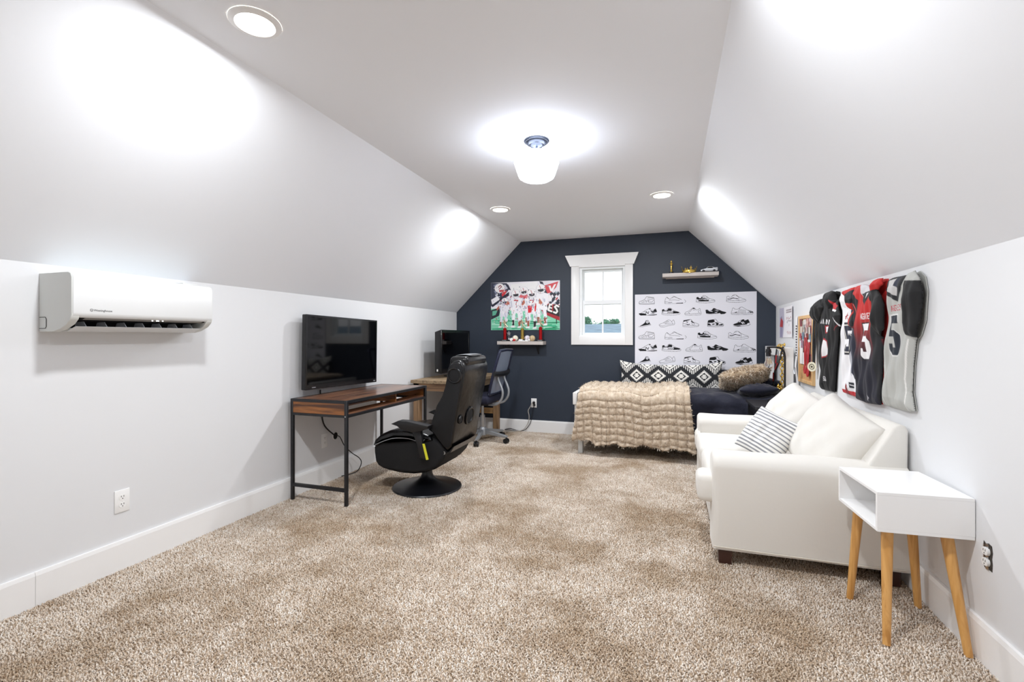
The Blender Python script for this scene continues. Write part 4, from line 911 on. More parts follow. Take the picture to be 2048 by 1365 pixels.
put('headboard_board', B().box(1.02, 1.06, 4.951, 5.10, .45, 1.02, .003, 1), M_bedw, t); put('headboard_board', B().box(1.03, 1.06, 5.1, 5.705, .3, .72, .003, 1), M_bedw, t)
for k in range(8): put('slat', B().box(-.76 + k * .22, -.69 + k * .22, 4.93, 5.76, .28, .3), M_bedw, t)
o = put('mattress', B().box(-.885, .995, 4.935, 5.755, .31, .595, .05, 3), mat('navy_sheet', '0d1022', .85)); tag(o, 'mattress with navy sheet under the fur throw', 'mattress')

def wob(a, b, s=0.0): return np.sin(a * 1.0 + s) * np.sin(b * 1.3 + 2 * s)
def drape(name, u0, u1, ytop, yedge, ztop, zbot, nu, ns, m, xl=0.0, xr=0.0, disp=None, thick=.01, r=.06):
    """cloth lying on top then falling down the front side"""
    L1 = ytop - yedge - r; L2 = PI / 2 * r; L3 = ztop - r - zbot; T_ = L1 + L2 + L3
    s = np.linspace(0, T_, ns); y = np.empty(ns); z = np.empty(ns); nyv = np.empty(ns); nzv = np.empty(ns)
    for i, q in enumerate(s):
        if q < L1: y[i], z[i], nyv[i], nzv[i] = ytop - q, ztop, 0, 1
        elif q < L1 + L2:
            a = (q - L1) / r; y[i], z[i], nyv[i], nzv[i] = yedge + r - r * math.sin(a), ztop - r + r * math.cos(a), -math.sin(a), math.cos(a)
        else: y[i], z[i], nyv[i], nzv[i] = yedge, ztop - r - (q - L1 - L2), -1, 0
    dn = np.clip((s - L1) / (T_ - L1), 0, 1)
    U = np.linspace(0, 1, nu)[None, :]; A = (u0 + xl * dn)[:, None]; Bb = (u1 + xr * dn)[:, None]
    X = A + (Bb - A) * U; Y = np.repeat(y[:, None], nu, 1); Z = np.repeat(z[:, None], nu, 1); S = np.repeat(s[:, None], nu, 1)
    D = disp(X, S, np.repeat(dn[:, None], nu, 1)) if disp else 0
    Y = Y + nyv[:, None] * D; Z = Z + nzv[:, None] * D
    return np.stack([X, Y, Z], -1), (X, S, dn, D)
# navy duvet
def dnavy(X, S, dn): return .008 + .012 * np.sin(X * 16 + 2.2 * np.sin(S * 5) + 1.0) * (.4 + dn) + .010 * np.sin(S * 14 + X * 9) + .007 * np.sin(X * 31 - S * 11)
Pn, _ = drape('navy_duvet', .02, .98, 5.74, 4.898, .618, .2, 120, 110, None, 0, 0, dnavy)
M_duv = mat('navy_cotton', '0d1229', .75, bump=.7, bscale=8, sheen=.15, dist=.03)
o = putmesh('navy_duvet', gridmesh('navy_duvet', Pn), M_duv); so = o.modifiers.new('cloth', 'SOLIDIFY'); so.thickness = .018; so.offset = -1
tag(o, 'rumpled navy duvet draped over the side of the bed', 'duvet')
# beige faux fur throw with bubble relief
BS = .082
def dfur(X, S, dn):
    X2 = X + .012 * np.sin(S * 9 + 1) + .008 * np.sin(X * 13); S2 = S + .012 * np.sin(X * 8) + .008 * np.sin(X * 17 + 2)
    a = np.abs(np.sin(PI * X2 / BS)) ; b = np.abs(np.sin(PI * S2 / (BS * .8)))
    v = np.minimum(a, b) ** .8
    return .022 + .028 * v + .024 * np.clip((X + .15) / .15, 0, 1) * (dn > 0) + .02 * np.clip((X + .15) / .15, 0, 1) + .02 * dn * np.sin(X * 7 + .8 * np.sin(S * 4)) * (X < -.6) + .008 * dn * np.sin(X * 9)
Pf, (FXg, FSg, fdn, FD) = drape('fur_throw', -.865, .185, 5.60, 4.862, .628, .135, 220, 220, None, -.085, .06, dfur)
hem = .012 * np.sin(FXg[-1] * 21) + .008 * np.sin(FXg[-1] * 47)
k_ = np.clip((np.arange(220) - 168) / 52, 0, 1)[:, None] ** 2
Pf[..., 2] += k_ * (hem[None, :] - .01 + .02 * (FXg < -.7))
def furmat(name, c1, c2):
    return mat(name, c1, .95, col2=c2, vscale=26, bump=.5, bscale=140, sheen=.35, dist=.008, spec=.15)
M_furs = colmat('fur_strands', .95)
M_fur = furmat('beige_faux_fur', 'dccdba', 'b8a58e')
o = putmesh('fur_throw', gridmesh('fur_throw', Pf), M_fur); so = o.modifiers.new('cloth', 'SOLIDIFY'); so.thickness = .014; so.offset = -1
tag(o, 'beige bubble textured faux fur throw covering the foot of the bed', 'throw blanket')
def furstrands(name, P, n, length, seed, m, parent, ref, droop=.5, wid=.0034):
    """short fur strands standing on a surface grid (uncountable)"""
    r = np.random.RandomState(seed); nv, nu = P.shape[:2]
    i = r.uniform(0, nv - 1.001, n); j = r.uniform(0, nu - 1.001, n); i0 = i.astype(int); j0 = j.astype(int); fi = (i - i0)[:, None]; fj = (j - j0)[:, None]
    p = P[i0, j0] * (1 - fi) * (1 - fj) + P[i0 + 1, j0] * fi * (1 - fj) + P[i0, j0 + 1] * (1 - fi) * fj + P[i0 + 1, j0 + 1] * fi * fj
    nr = np.cross(P[i0, j0 + 1] - P[i0, j0], P[i0 + 1, j0] - P[i0, j0]); nr /= np.maximum(np.linalg.norm(nr, axis=1, keepdims=True), 1e-9)
    nr = nr * (1.0 if float(nr.mean(0) @ np.array(ref)) > 0 else -1.0)
    jit = r.normal(size=(n, 3)); d = nr * .55 + jit * .45 + np.array([0, 0, -droop]); d /= np.linalg.norm(d, axis=1, keepdims=True)
    l = length * r.uniform(.5, 1.1, (n, 1)); w = np.cross(d, r.normal(size=(n, 3))); w /= np.maximum(np.linalg.norm(w, axis=1, keepdims=True), 1e-9)
    p = p - nr * .001
    co = np.stack([p - w * wid, p + w * wid, p + d * l + nr * .003], 1).reshape(-1, 3)
    pal = np.array([lin(c) for c in ('e9ddcc', 'd6c4ac', 'bfa98d', '94806a', 'f0e8db')]); cl = np.repeat(pal[r.choice(5, n, p=[.26, .26, .18, .18, .12])], 3, 0)
    me = rawmesh(name, co, np.arange(3 * n).reshape(-1, 3), cl, smooth=False)
    oo = putmesh(name, me, m, parent); oo['kind'] = 'stuff'; return oo
furstrands('fur_pile', Pf, 60000, .032, 4, M_furs, o, (0, -1, 1))

def cushion(w, h, th, nu, nv, pinch=.08, corner=0.0, p=.5, wr=.004, seed=0):
    """closed pillow: grids (front, back), local X width, Z height, -Y front"""
    u = np.linspace(-1, 1, nu)[None, :]; v = np.linspace(-1, 1, nv)[:, None]; U = np.repeat(u, nv, 0); V = np.repeat(v, nu, 1)
    X = w / 2 * U * (1 - pinch * (1 - V ** 2) * np.abs(U) ** 3); Z = h / 2 * V * (1 - pinch * (1 - U ** 2) * np.abs(V) ** 3)
    D = th / 2 * ((1 - U ** 2).clip(0) ** p) * ((1 - V ** 2).clip(0) ** p)
    D = D * (1 + .06 * np.sin(U * 3 + seed) * np.cos(V * 4 + seed * 2)) + wr * np.sin(U * 11 + 4 * V + seed) * np.sin(V * 7 - 2 * U) * (1 - U ** 2) * (1 - V ** 2)
    Z = Z + corner * h * (np.abs(U) ** 4) * (V > 0) * V
    return np.stack([X, -D, Z], -1), np.stack([X, D, Z], -1)
def pillow_mesh(name, F, Bk, cols=None):
    nv, nu = F.shape[:2]; n = nv * nu
    me1 = np.concatenate([F.reshape(-1, 3), Bk.reshape(-1, 3)]); idx = np.arange(n).reshape(nv, nu)
    q = np.stack([idx[:-1, :-1], idx[:-1, 1:], idx[1:, 1:], idx[1:, :-1]], -1).reshape(-1, 4)
    # share the rim
    rim = np.zeros((nv, nu), bool); rim[0] = rim[-1] = True; rim[:, 0] = rim[:, -1] = True
    mp_ = np.arange(2 * n); mp_[n:][rim.ravel()] = np.arange(n)[rim.ravel()]
    Q = np.concatenate([q, mp_[q[:, ::-1] + n]]); used = np.unique(Q); rm = np.full(2 * n, -1); rm[used] = np.arange(len(used))
    cl = None
    if cols is not None: cl = np.concatenate([cols.reshape(-1, 3)] * 2)[used]
    return rawmesh(name, me1[used], rm[Q], cl)
def place(o, loc, rx=0, ry=0, rz=0):
    o.location = loc; o.rotation_mode = 'XYZ'; o.rotation_euler = (math.radians(rx), math.radians(ry), math.radians(rz)); return o
# long patterned bolster
nu, nv = 380, 100; F_, K_ = cushion(1.13, .29, .15, nu, nv, .05, .16, .45)
uu = np.linspace(-.565, .565, nu)[None, :]; vv = np.linspace(-.145, .145, nv)[:, None]; U, V = np.repeat(uu, nv, 0), np.repeat(vv, nu, 1)
per = .245
def motif(U, V, cx_, cz_, a, b, star):
    x = ((U - cx_ + per / 2) % per) - per / 2; y = V - cz_; d = np.abs(x) / a + np.abs(y) / b
    w = np.zeros(U.shape)
    tooth = (np.abs(y) / .0125) % 1.0 
    saw = d + .18 * (np.abs(tooth - .5) * 2 - .5)
    w = np.where((d > .52) & (saw < .82), 1, w); w = np.where(d <= .52, 0, w)
    w = np.where((np.abs(x) < .012) & (np.abs(y) < .024) | (np.abs(y) < .008) & (np.abs(x) < .03) | (np.abs(np.abs(x) - np.abs(y)) < .006) & (np.abs(x) < .02), 1, w)
    return w, d
w1, d1 = motif(U, V, per / 2, .005, .1, .085, 1); w2, d2 = motif(U, V, 0.0, .135, .09, .075, 1); w3, d3 = motif(U, V, 0.0, -.125, .09, .075, 1)
pat = np.maximum(np.where(d1 < 1.0, w1, 0), np.maximum(np.where(d2 < 1.0, w2, 0), np.where(d3 < 1.0, w3, 0)))
for d_ in (d2, d3):
    x = ((U + per / 2) % per) - per / 2
    zig = ((np.abs(x) / .021) % 1.0); dz = d_ + .35 * np.abs(zig - .5); ray = (np.abs(zig - .5) < .27) & (dz > .98) & (dz < 1.5) & (d1 > 1.0)
    pat = np.where(ray, 1, pat)
pc = np.where(pat[..., None] > .5, np.array(lin('e9e7e2'))[None, None], np.array(lin('25272c'))[None, None]) * (1 + .08 * np.random.RandomState(1).normal(size=(nv, nu, 1)))
o = putmesh('patterned_pillow', pillow_mesh('patterned_pillow', F_, K_, pc), colmat('woven_pillow_cloth', .9, .2, 500), local=True)
place(o, (.012, 5.715, .745), -10); tag(o, 'long black and white diamond patterned pillow against the navy wall', 'pillow')
# navy pillows, fur pillow
F_, K_ = cushion(.5, .46, .17, 40, 40, .06, 0, .5); o = putmesh('navy_pillow', pillow_mesh('navy_pillow', F_, K_), M_duv, local=True); place(o, (.84, 5.47, .70), 78, 0, 4); tag(o, 'navy pillow at the head of the bed behind the fur pillow', 'pillow')
F_, K_ = cushion(.34, .36, .13, 40, 40, .06, 0, .5, .012); o = putmesh('navy_pillow', pillow_mesh('navy_pillow', F_, K_), M_duv, local=True); place(o, (.80, 5.06, .685), 80, -4, 0); tag(o, 'navy pillow below the fur pillow beside the black nightstand', 'pillow')
F_, K_ = cushion(.47, .40, .16, 70, 60, .06, 0, .5, .014); M_fur2 = furmat('tan_faux_fur', 'c9b69d', 'a18a70')
o = putmesh('fur_pillow', pillow_mesh('fur_pillow', F_, K_), M_fur2, local=True); place(o, (.715, 5.22, .80), 68, -14, 0); tag(o, 'shaggy tan faux fur pillow lying on the navy pillows', 'pillow')
for G, rf in ((F_, (0, -1, 0)), (K_, (0, 1, 0))):
    s_ = furstrands('fur_pile', G, 6000, .026, 8, M_furs, None, rf, .0); s_.data.transform(Matrix.Translation(s_.location)); s_.parent = o; s_.location = (0, 0, 0)

# ================================================================== nightstand and lamp
t = thing('nightstand', 'black nightstand between the bed and the sofa', 'nightstand', (.89, 4.585, 0))
put('top', B().box(.672, 1.09, 4.30, 4.82, .608, .632, .002, 1), mat('black_woodgrain', '1b1c22', .5, bump=.2, bscale=30, stretch=(2, 20, 20), dist=.002), t)
for x in (.69, 1.04):
    for y in (4.32, 4.77): put('leg', B().box(x, x + .035, y, y + .035, 0, .608), M_black, t, smooth=False)
put('shelf', B().box(.70, 1.07, 4.33, 4.79, .2, .215), M_black, t, smooth=False)
put('apron', B().box(.70, .71, 4.355, 4.79, .54, .608), M_black, t, smooth=False)
lx, ly, lz = .93, 4.66, .632
t = thing('desk_lamp', 'black arched table lamp with a bare glass bulb on the nightstand', 'lamp', (lx, ly, lz))
put('base', B().lathe([(0, 0), (.10, 0), (.103, .005), (.103, .018), (.097, .024), (.03, .026), (0, .026)], (lx, ly, lz), n=40), M_black, t)
put('arm', B().tube(smooth_pts([(lx + .03, ly, lz + .02), (lx + .03, ly, .78), (lx + .03, ly, .95), (lx + .028, ly, 1.05), (lx + .005, ly, 1.098), (lx - .04, ly, 1.112), (lx - .098, ly, 1.112)]), .008, 10), M_black, t)
put('socket', B().lathe([(0, 0), (.014, 0), (.014, -.02), (.022, -.024), (.022, -.042), (.026, -.044), (.026, -.05), (.02, -.052), (.02, -.085), (0, -.085)], (lx - .098, ly, 1.118), n=24), M_black, t)
gm = bpy.data.materials.new('clear_bulb_glass'); gm.use_nodes = True; gb = gm.node_tree.nodes['Principled BSDF']
gb.inputs['Base Color'].default_value = (.95, .95, .93, 1); gb.inputs['Roughness'].default_value = .05; gb.inputs['Transmission Weight'].default_value = .9; gb.inputs['IOR'].default_value = 1.2
bu = put('bulb', B().lathe([(.016, 0), (.018, -.012), (.026, -.04), (.033, -.062), (.034, -.075), (.027, -.092), (.014, -.101), (0, -.103)], (lx - .098, ly, 1.034), n=24), gm, t)
put('filament', B().tube([(lx - .098 + .008 * math.cos(a), ly + .008 * math.sin(a), 1.03 - .06 * (k % 2) - .012) for k, a in enumerate([i * PI / 3 for i in range(7)])], .0012, 5), M_gold, bu)

# things hung over the headboard
def link(b, c, ax, up, R, r): 
    x, y, d = frame_for(ax); up = Vector(up).normalized(); side = up.cross(d).normalized()
    b.tube([Vector(c) + up * math.cos(2 * PI * k / 14) * R * 1.35 + side * math.sin(2 * PI * k / 14) * R for k in range(14)], r, 6, closed=True)
t = thing('gold_chain', 'chunky gold chain hung over the white headboard', 'chain', (.985, 4.96, .72))
path = smooth_pts([(.985, 5.055, .745), (.983, 5.0, .722), (.983, 4.93, .73), (.983, 4.892, .78), (.983, 4.885, .88), (.985, 4.89, .98), (.985, 4.905, 1.075), (.99, 4.93, 1.122), (1.02, 4.97, 1.13), (.985, 5.03, 1.118), (.985, 5.06, 1.09)], 24)
acc = 0; last = path[0]; kk = 0; nxt = 0
for p0, p1 in zip(path, path[1:]):
    acc += (p1 - p0).length
    if acc >= nxt:
        d = (p1 - p0).normalized(); ax = Vector((1, 0, 0)) if kk % 2 == 0 else d.cross(Vector((1, 0, 0)))
        b = B(); link(b, p1, ax, d, .014, .0045); put('chain_link', b, M_gold, t); nxt += .03; kk += 1
def ribbon(name, pts, w, th, m, parent=None, wdir=(0, 1, 0), n=8):
    pts = smooth_pts(pts, n); Wd = Vector(wdir).normalized(); b = B(); rows = []
    for i, p in enumerate(pts):
        d = (pts[min(i + 1, len(pts) - 1)] - pts[max(i - 1, 0)]).normalized(); s = (Wd - d * Wd.dot(d)); s = s.normalized() if s.length > 1e-4 else frame_for(d)[0]; nn = d.cross(s).normalized()
        rows.append([b.bm.verts.new(p + s * a * w / 2 + nn * c * th / 2) for a, c in ((-1, -1), (1, -1), (1, 1), (-1, 1))])
    for r0, r1 in zip(rows, rows[1:]):
        for k in range(4): b.bm.faces.new((r0[k], r0[(k + 1) % 4], r1[(k + 1) % 4], r1[k]))
    b.bm.faces.new(rows[0][::-1]); b.bm.faces.new(rows[-1])
    return put(name, b, m, parent, ang=60)
M_strap = mat('black_strap_webbing', '0d0d10', .6); M_strapr = mat('red_strap_print', 'a31a1f', .6)
t = thing('lanyard', 'black and red straps hanging over the white headboard', 'strap', (.97, 5.0, .7))
ribbon('strap', [(.985, 5.12, 1.085), (.978, 5.14, .98), (.972, 5.10, .9), (.968, 5.13, .82), (.965, 5.16, .74)], .045, .006, M_strap, t)
ribbon('strap', [(.99, 4.87, 1.115), (.975, 4.875, 1.06), (.968, 4.93, .98), (.964, 5.05, .9), (.962, 5.12, .83), (.962, 5.13, .74)], .045, .006, M_strap, t)
ribbon('strap_print', [(.977, 5.10, 1.03), (.972, 5.10, .95)], .014, .008, M_strapr, t); ribbon('strap_print', [(.963, 4.97, .955), (.959, 5.05, .895)], .016, .008, M_strapr, t); ribbon('strap_print', [(.957, 5.12, .86), (.957, 5.13, .78)], .018, .008, M_strapr, t)
put('clip', B().tube([(.96, 5.13, .76), (.955, 5.16, .73), (.955, 5.15, .70), (.96, 5.12, .71)], .006, 6), M_chrome, t)

# ================================================================== right wall
def yz(u, v, d): return (XR - d, u, v)
cv = Canvas(-.267, .267, 1.196, 1.50, .004, 'f0eef2')      # x = distance towards the camera
cv.poly([(-.267, 1.196), (-.16, 1.196), (-.10, 1.36), (-.12, 1.5), (-.267, 1.5)], 'b9b6c8')
cv.poly([(-.25, 1.2), (-.19, 1.2), (-.17, 1.32), (-.2, 1.42), (-.25, 1.4)], '8e8aa6'); cv.poly([(-.26, 1.31), (-.17, 1.3), (-.15, 1.36), (-.22, 1.4)], 'a8353c')
for y in (1.462, 1.442):
    for k in range(14): cv.line([(-.02 + k * .018, y), (-.01 + k * .018, y + .008)], .008, '5c3440')
def scribble(x0, x1, y, c, seed, h=.016):
    r = random.Random(seed); x = x0; pts = []
    while x < x1: pts.append((x, y + r.uniform(-h, h))); x += r.uniform(.006, .014)
    cv.line(pts, .0045, c)
scribble(-.02, .2, 1.385, 'a02a35', 2); scribble(-.0, .22, 1.355, '3a3440', 3); cv.line([(.09, 1.31), (.1, 1.33)], .005, '3a3440'); scribble(.0, .2, 1.245, 'a02a35', 5)
GX, GZ = cv.grid(); o = putmesh('paper_poster', gridmesh('paper_poster', np.stack([XR - .004 - .012 * np.exp(-((GX - .267) / .06) ** 2) - .01 * np.exp(-((GX + .267) / .05) ** 2), 5.307 - GX, GZ], -1), cv.out()), colmat('matte_paper', .7))
so = o.modifiers.new('paper', 'SOLIDIFY'); so.thickness = .0012; tag(o, 'white paper poster with writing and a photo strip near the right corner', 'poster')
# cork board
t = thing('cork_board', 'wood framed cork board crowded with photos on the right wall', 'cork board', (XR, 4.58, .8))
M_cork = mat('cork', 'c89a68', .9, var=.2, vscale=60, bump=.2, bscale=120, dist=.002); M_pine = wood('pine_frame', 'c49a66', 'dcb581', 'cfa672', 2, .5)
put('cork_panel', B().box(XR - .012, XR, 4.375, 4.785, .83, 1.365), M_cork, t, smooth=False)
for a in ((4.355, 4.385, .81, 1.385), (4.775, 4.805, .81, 1.385), (4.385, 4.775, .81, .838), (4.385, 4.775, 1.357, 1.385)): put('frame_rail', B().box(XR - .02, XR, a[0], a[1], a[2], a[3], .002, 1), M_pine, t)
rr = random.Random(21)
for k in range(34):
    y = 4.41 + .35 * ((k * 5 % 17) / 16); z = 1.32 - (k % 6) * .058 + rr.uniform(-.01, .01); w, h = rr.uniform(.05, .08), rr.uniform(.055, .085)
    c1 = rr.choice(['c7c2bd', '7c6258', '2f3a52', 'b23640', 'e6e3de', '49616a', '22252f', 'e9e7e6']); c2 = rr.choice(['efece8', 'a4242c', '2a2d38', 'd8c3b2', '6d88a2'])
    m_ = mat('photo_print_' + c1 + c2, c1, .35, col2=c2, vscale=40)
    yz_ = (XR - .0125 - k * .0002)
    put('photo', B().box(yz_ - .0006, yz_, max(4.39, y - w / 2), min(4.77, y + w / 2), z - h / 2, z + h / 2), m_, t, smooth=False)
for (y, z, w, h) in ((4.70, 1.07, .1, .2), (4.62, 1.02, .08, .1), (4.50, .99, .09, .18)):
    put('paper_note', B().box(XR - .0195, XR - .019, y - w / 2, y + w / 2, z - h / 2, z + h / 2), mat('white_paper', 'efeeec', .7), t, smooth=False)
M_rrib = mat('red_ribbon', 'b3202b', .5); M_wrib = mat('white_ribbon', 'e9e9ec', .6)
def medal(y, z, zm, mr, mm_, x, label, md='gold'):
    t = thing('medal', label, 'medal', (XR - x, y, zm), group='medals hanging on the cork board')
    ribbon('ribbon', [(XR - x, y - .02, z), (XR - x - .005, y - .012, (z + zm) / 2), (XR - x - .006, y, zm + .03)], .03, .002, mr, t)
    ribbon('ribbon', [(XR - x - .003, y + .02, z), (XR - x - .008, y + .012, (z + zm) / 2), (XR - x - .009, y, zm + .03)], .03, .002, mr, t)
    put('disc', B().lathe([(0, .004), (.028, .004), (.034, .006), (.036, .003), (.036, 0), (0, 0)], (XR - x - .006, y, zm), (-1, 0, 0), 28), mm_, t)
medal(4.54, 1.2, .93, M_rrib, M_rrib, .022, 'red ribbon medal hanging left of another on the cork board')
medal(4.46, 1.16, .91, M_rrib, M_rrib, .022, 'red ribbon medal hanging lowest at the middle of the cork board')
t = thing('medal', 'large round cream medal on a black sash in front of the cork board', 'medal', (XR - .03, 4.29, .96), group='medals hanging on the cork board')
ribbon('ribbon', [(XR - .014, 4.27, 1.38), (XR - .02, 4.275, 1.2), (XR - .028, 4.29, 1.0)], .05, .004, M_strap, t)
ribbon('ribbon', [(XR - .018, 4.32, 1.37), (XR - .026, 4.315, 1.2), (XR - .03, 4.30, 1.0)], .04, .004, M_strap, t)
put('disc', B().lathe([(0, .003), (.028, .003), (.034, .005), (.038, .004), (.038, 0), (0, 0)], (XR - .04, 4.29, .968), (-.8, -.6, 0), 36), mat('cream_enamel', 'e2dcc4', .4), t)
put('emblem', B().torus((XR - .043, 4.2875, .968), .02, .0022, (-.8, -.6, 0)).sph((XR - .043, 4.2875, .968), .008, 8), mat('dark_emblem', '40382c', .5), t)
t = thing('white_lanyard', 'white printed lanyard strap hanging left of the cork board', 'strap', (XR - .02, 4.87, .7))
ribbon('strap', [(XR - .012, 4.90, 1.385), (XR - .02, 4.86, 1.25), (XR - .022, 4.845, 1.05), (XR - .03, 4.85, .93), (XR - .02, 4.83, .8), (XR - .02, 4.81, .68)], .055, .003, M_wrib, t)
for k in range(12): put('print_mark', B().box(XR - .0265, XR - .0225, 4.845 - .012 + .006 * math.sin(k * 2), 4.845 + .014, 1.03 + k * .024, 1.042 + k * .024), M_blackpl, t, smooth=False)
put('clip', B().tube([(XR - .03, 4.85, .93), (XR - .04, 4.86, .9), (XR - .04, 4.84, .87)], .005, 6), M_chrome, t)
t = thing('light_switch', 'white wall plate on the right wall below the cork board', 'switch', (XR, 4.55, .66))
put('face_plate', B().box(XR - .006, XR, 4.515, 4.585, .62, .735, .003), M_white, t); put('toggle', B().box(XR - .012, XR - .006, 4.543, 4.557, .665, .69, .002), M_white, t)

# ================================================================== football jerseys
def inside(X, Z, poly):
    ins = np.zeros(X.shape, bool); n = len(poly)
    for k in range(n):
        (ax, ay), (bx_, by_) = poly[k], poly[(k + 1) % n]
        if ay == by_: continue
        ins ^= ((ay > Z) != (by_ > Z)) & (X < (bx_ - ax) * (Z - ay) / (by_ - ay) + ax)
    return ins
def edgedist(X, Z, poly, near=False):
    d = np.full(X.shape, 9.0); n = len(poly); NX, NZ = X.copy(), Z.copy()
    for k in range(n):
        (ax, ay), (bx_, by_) = poly[k], poly[(k + 1) % n]; dx, dy = bx_ - ax, by_ - ay
        t_ = np.clip(((X - ax) * dx + (Z - ay) * dy) / max(dx * dx + dy * dy, 1e-12), 0, 1)
        qx, qz = ax + t_ * dx, ay + t_ * dy; h = np.hypot(X - qx, Z - qz); m = h < d
        d = np.where(m, h, d); NX = np.where(m, qx, NX); NZ = np.where(m, qz, NZ)
    return (d, NX, NZ) if near else d
M_jer = colmat('jersey_knit', .75, .25, 600, sheen=.05)
def jersey(label, outline, base, paint, parts, x_off=.0, puff=.022, res=.0028):
    """outline in (Y, Z) on the right wall; paint(cv) colours the cloth; parts = [(name, polygon, puff)] are cut out as their own pieces"""
    ys = [p[0] for p in outline]; zs = [p[1] for p in outline]; y0, y1, z0, z1 = min(ys) - .01, max(ys) + .01, min(zs) - .01, max(zs) + .01
    cv = Canvas(y0, y1, z0, z1, res, base); paint(cv)
    Y, Z = cv.grid(); col = cv.out()
    t = thing('football_jersey', label, 'jersey', (XR - .02, (y0 + y1) / 2, z0), group='football jerseys hung on the right wall')
    d, NY, NZ = edgedist(Y, Z, outline, True); ins = inside(Y, Z, outline)
    rise = np.sqrt(np.clip(d / .05, 0, 1)); 
    fold = .005 * np.sin(Y * 55 + 3 * np.sin(Z * 6)) * np.clip((z1 - Z - .12) / .3, 0, 1) + .006 * np.sin(Z * 30 + Y * 25) + .0025 * np.sin(Y * 120 + Z * 22)
    H = .006 + rise * (puff + fold)
    extra = np.zeros_like(H); pid = np.zeros(Y.shape, int)
    for i, (nm, pl, pf) in enumerate(parts):
        pi_ = inside(Y, Z, pl); pd = edgedist(Y, Z, pl); pid[pi_] = i + 1
        extra += np.where(pi_, np.sqrt(np.clip(pd / .04, 0, 1)) * pf, 0)
    H = np.where(ins, H, .004); Y = np.where(ins, Y, NY); Z = np.where(ins, Z, NZ)
    Xf = XR - .008 - x_off - H - extra; Pt = np.stack([Xf, Y, Z], -1); Pb = np.stack([np.full_like(Xf, XR - .004 - x_off), Y, Z], -1)
    cell = (ins[:-1, :-1].astype(int) + ins[1:, 1:] + ins[:-1, 1:] + ins[1:, :-1]) >= 2; cp = pid[:-1, :-1]
    for i, nm in enumerate(['body'] + [p[0] for p in parts]):
        m_ = cell & (cp == i)
        if not m_.any(): continue
        me = gridmesh(nm, Pt, col, mask=m_); ob = putmesh(nm, me, M_jer, t)
        so = ob.modifiers.new('cloth', 'SOLIDIFY'); so.thickness = .004; so.offset = -1
    # the back of the garment against the wall
    put('back', B().prism(outline, .004 + x_off, .007 + x_off, yz), mat('jersey_back_' + base, base, .8), t, smooth=False)
    return t
def five(y, z, w, h):      # block 5, reading direction is -Y; (y,z) = top left as seen
    pts = [(0, 0), (1, 0), (1, .2), (.38, .2), (.38, .36), (.75, .36), (1, .5), (1, .85), (.75, 1), (.25, 1), (0, .85), (0, .7), (.34, .7), (.34, .8), (.62, .8), (.62, .52), (0, .52)]
    return [(y - a * w, z - b_ * h) for a, b_ in pts]
# black
blk = [(3.834, 1.52), (3.77, 1.51), (3.759, 1.457), (3.688, 1.383), (3.658, 1.348), (3.694, 1.267), (3.734, 1.289), (3.759, 1.227), (3.791, 1.1), (3.82, .956), (3.84, .821), (4.117, .813), (4.143, 1.012), (4.156, 1.276), (4.182, 1.324), (4.319, 1.369), (4.291, 1.432), (4.104, 1.483), (3.958, 1.515)]
def p_blk(c):
    c.poly([(3.80, 1.46), (3.715, 1.41), (3.70, 1.37), (3.79, 1.4)], 'b6222a'); c.line([(3.79, 1.40), (3.70, 1.375)], .012, 'e8e6e8'); c.line([(3.72, 1.33), (3.69, 1.28)], .012, 'e2e0e4')
    c.poly([(3.966, 1.284), (3.893, 1.282), (3.893, 1.23), (3.966, 1.228)], 'a8242c'); c.poly([(3.958, 1.276), (3.901, 1.275), (3.901, 1.239), (3.958, 1.236)], 'e6e4e6')
    c.poly([(3.99, 1.196), (3.914, 1.178), (3.914, 1.074), (4.03, 1.046)], 'a8242c'); c.poly([(3.985, 1.182), (3.924, 1.17), (3.924, 1.08), (4.016, 1.058)], 'e6e4e6')
    for k, (a, b_) in enumerate(((4.05, 1.305), (4.0, 1.302), (3.95, 1.298), (3.905, 1.294))): c.line([(a, b_), (a - .012, b_ + .028), (a - .03, b_)], .009, 'e6e4e6')
    c.line([(4.0, .915), (3.94, .915), (3.94, .89), (4.0, .89)], .006, 'd9d7da', True); c.line([(3.985, .907), (3.955, .897)], .008, 'd9d7da')
    c.line([(3.79, 1.25), (3.735, 1.29)], .006, '7d1c24')
jersey('black football jersey with white and red number, leftmost on the right wall', blk, '0a0a0d', p_blk, [('sleeve', [(4.35, 1.50), (4.10, 1.49), (4.02, 1.42), (4.10, 1.33), (4.19, 1.30), (4.35, 1.35)], .03), ('sleeve', [(3.80, 1.46), (3.60, 1.40), (3.65, 1.25), (3.74, 1.28), (3.765, 1.35)], .02), ('collar', [(3.97, 1.54), (3.75, 1.54), (3.755, 1.44), (3.86, 1.40), (4.0, 1.47)], .03)])
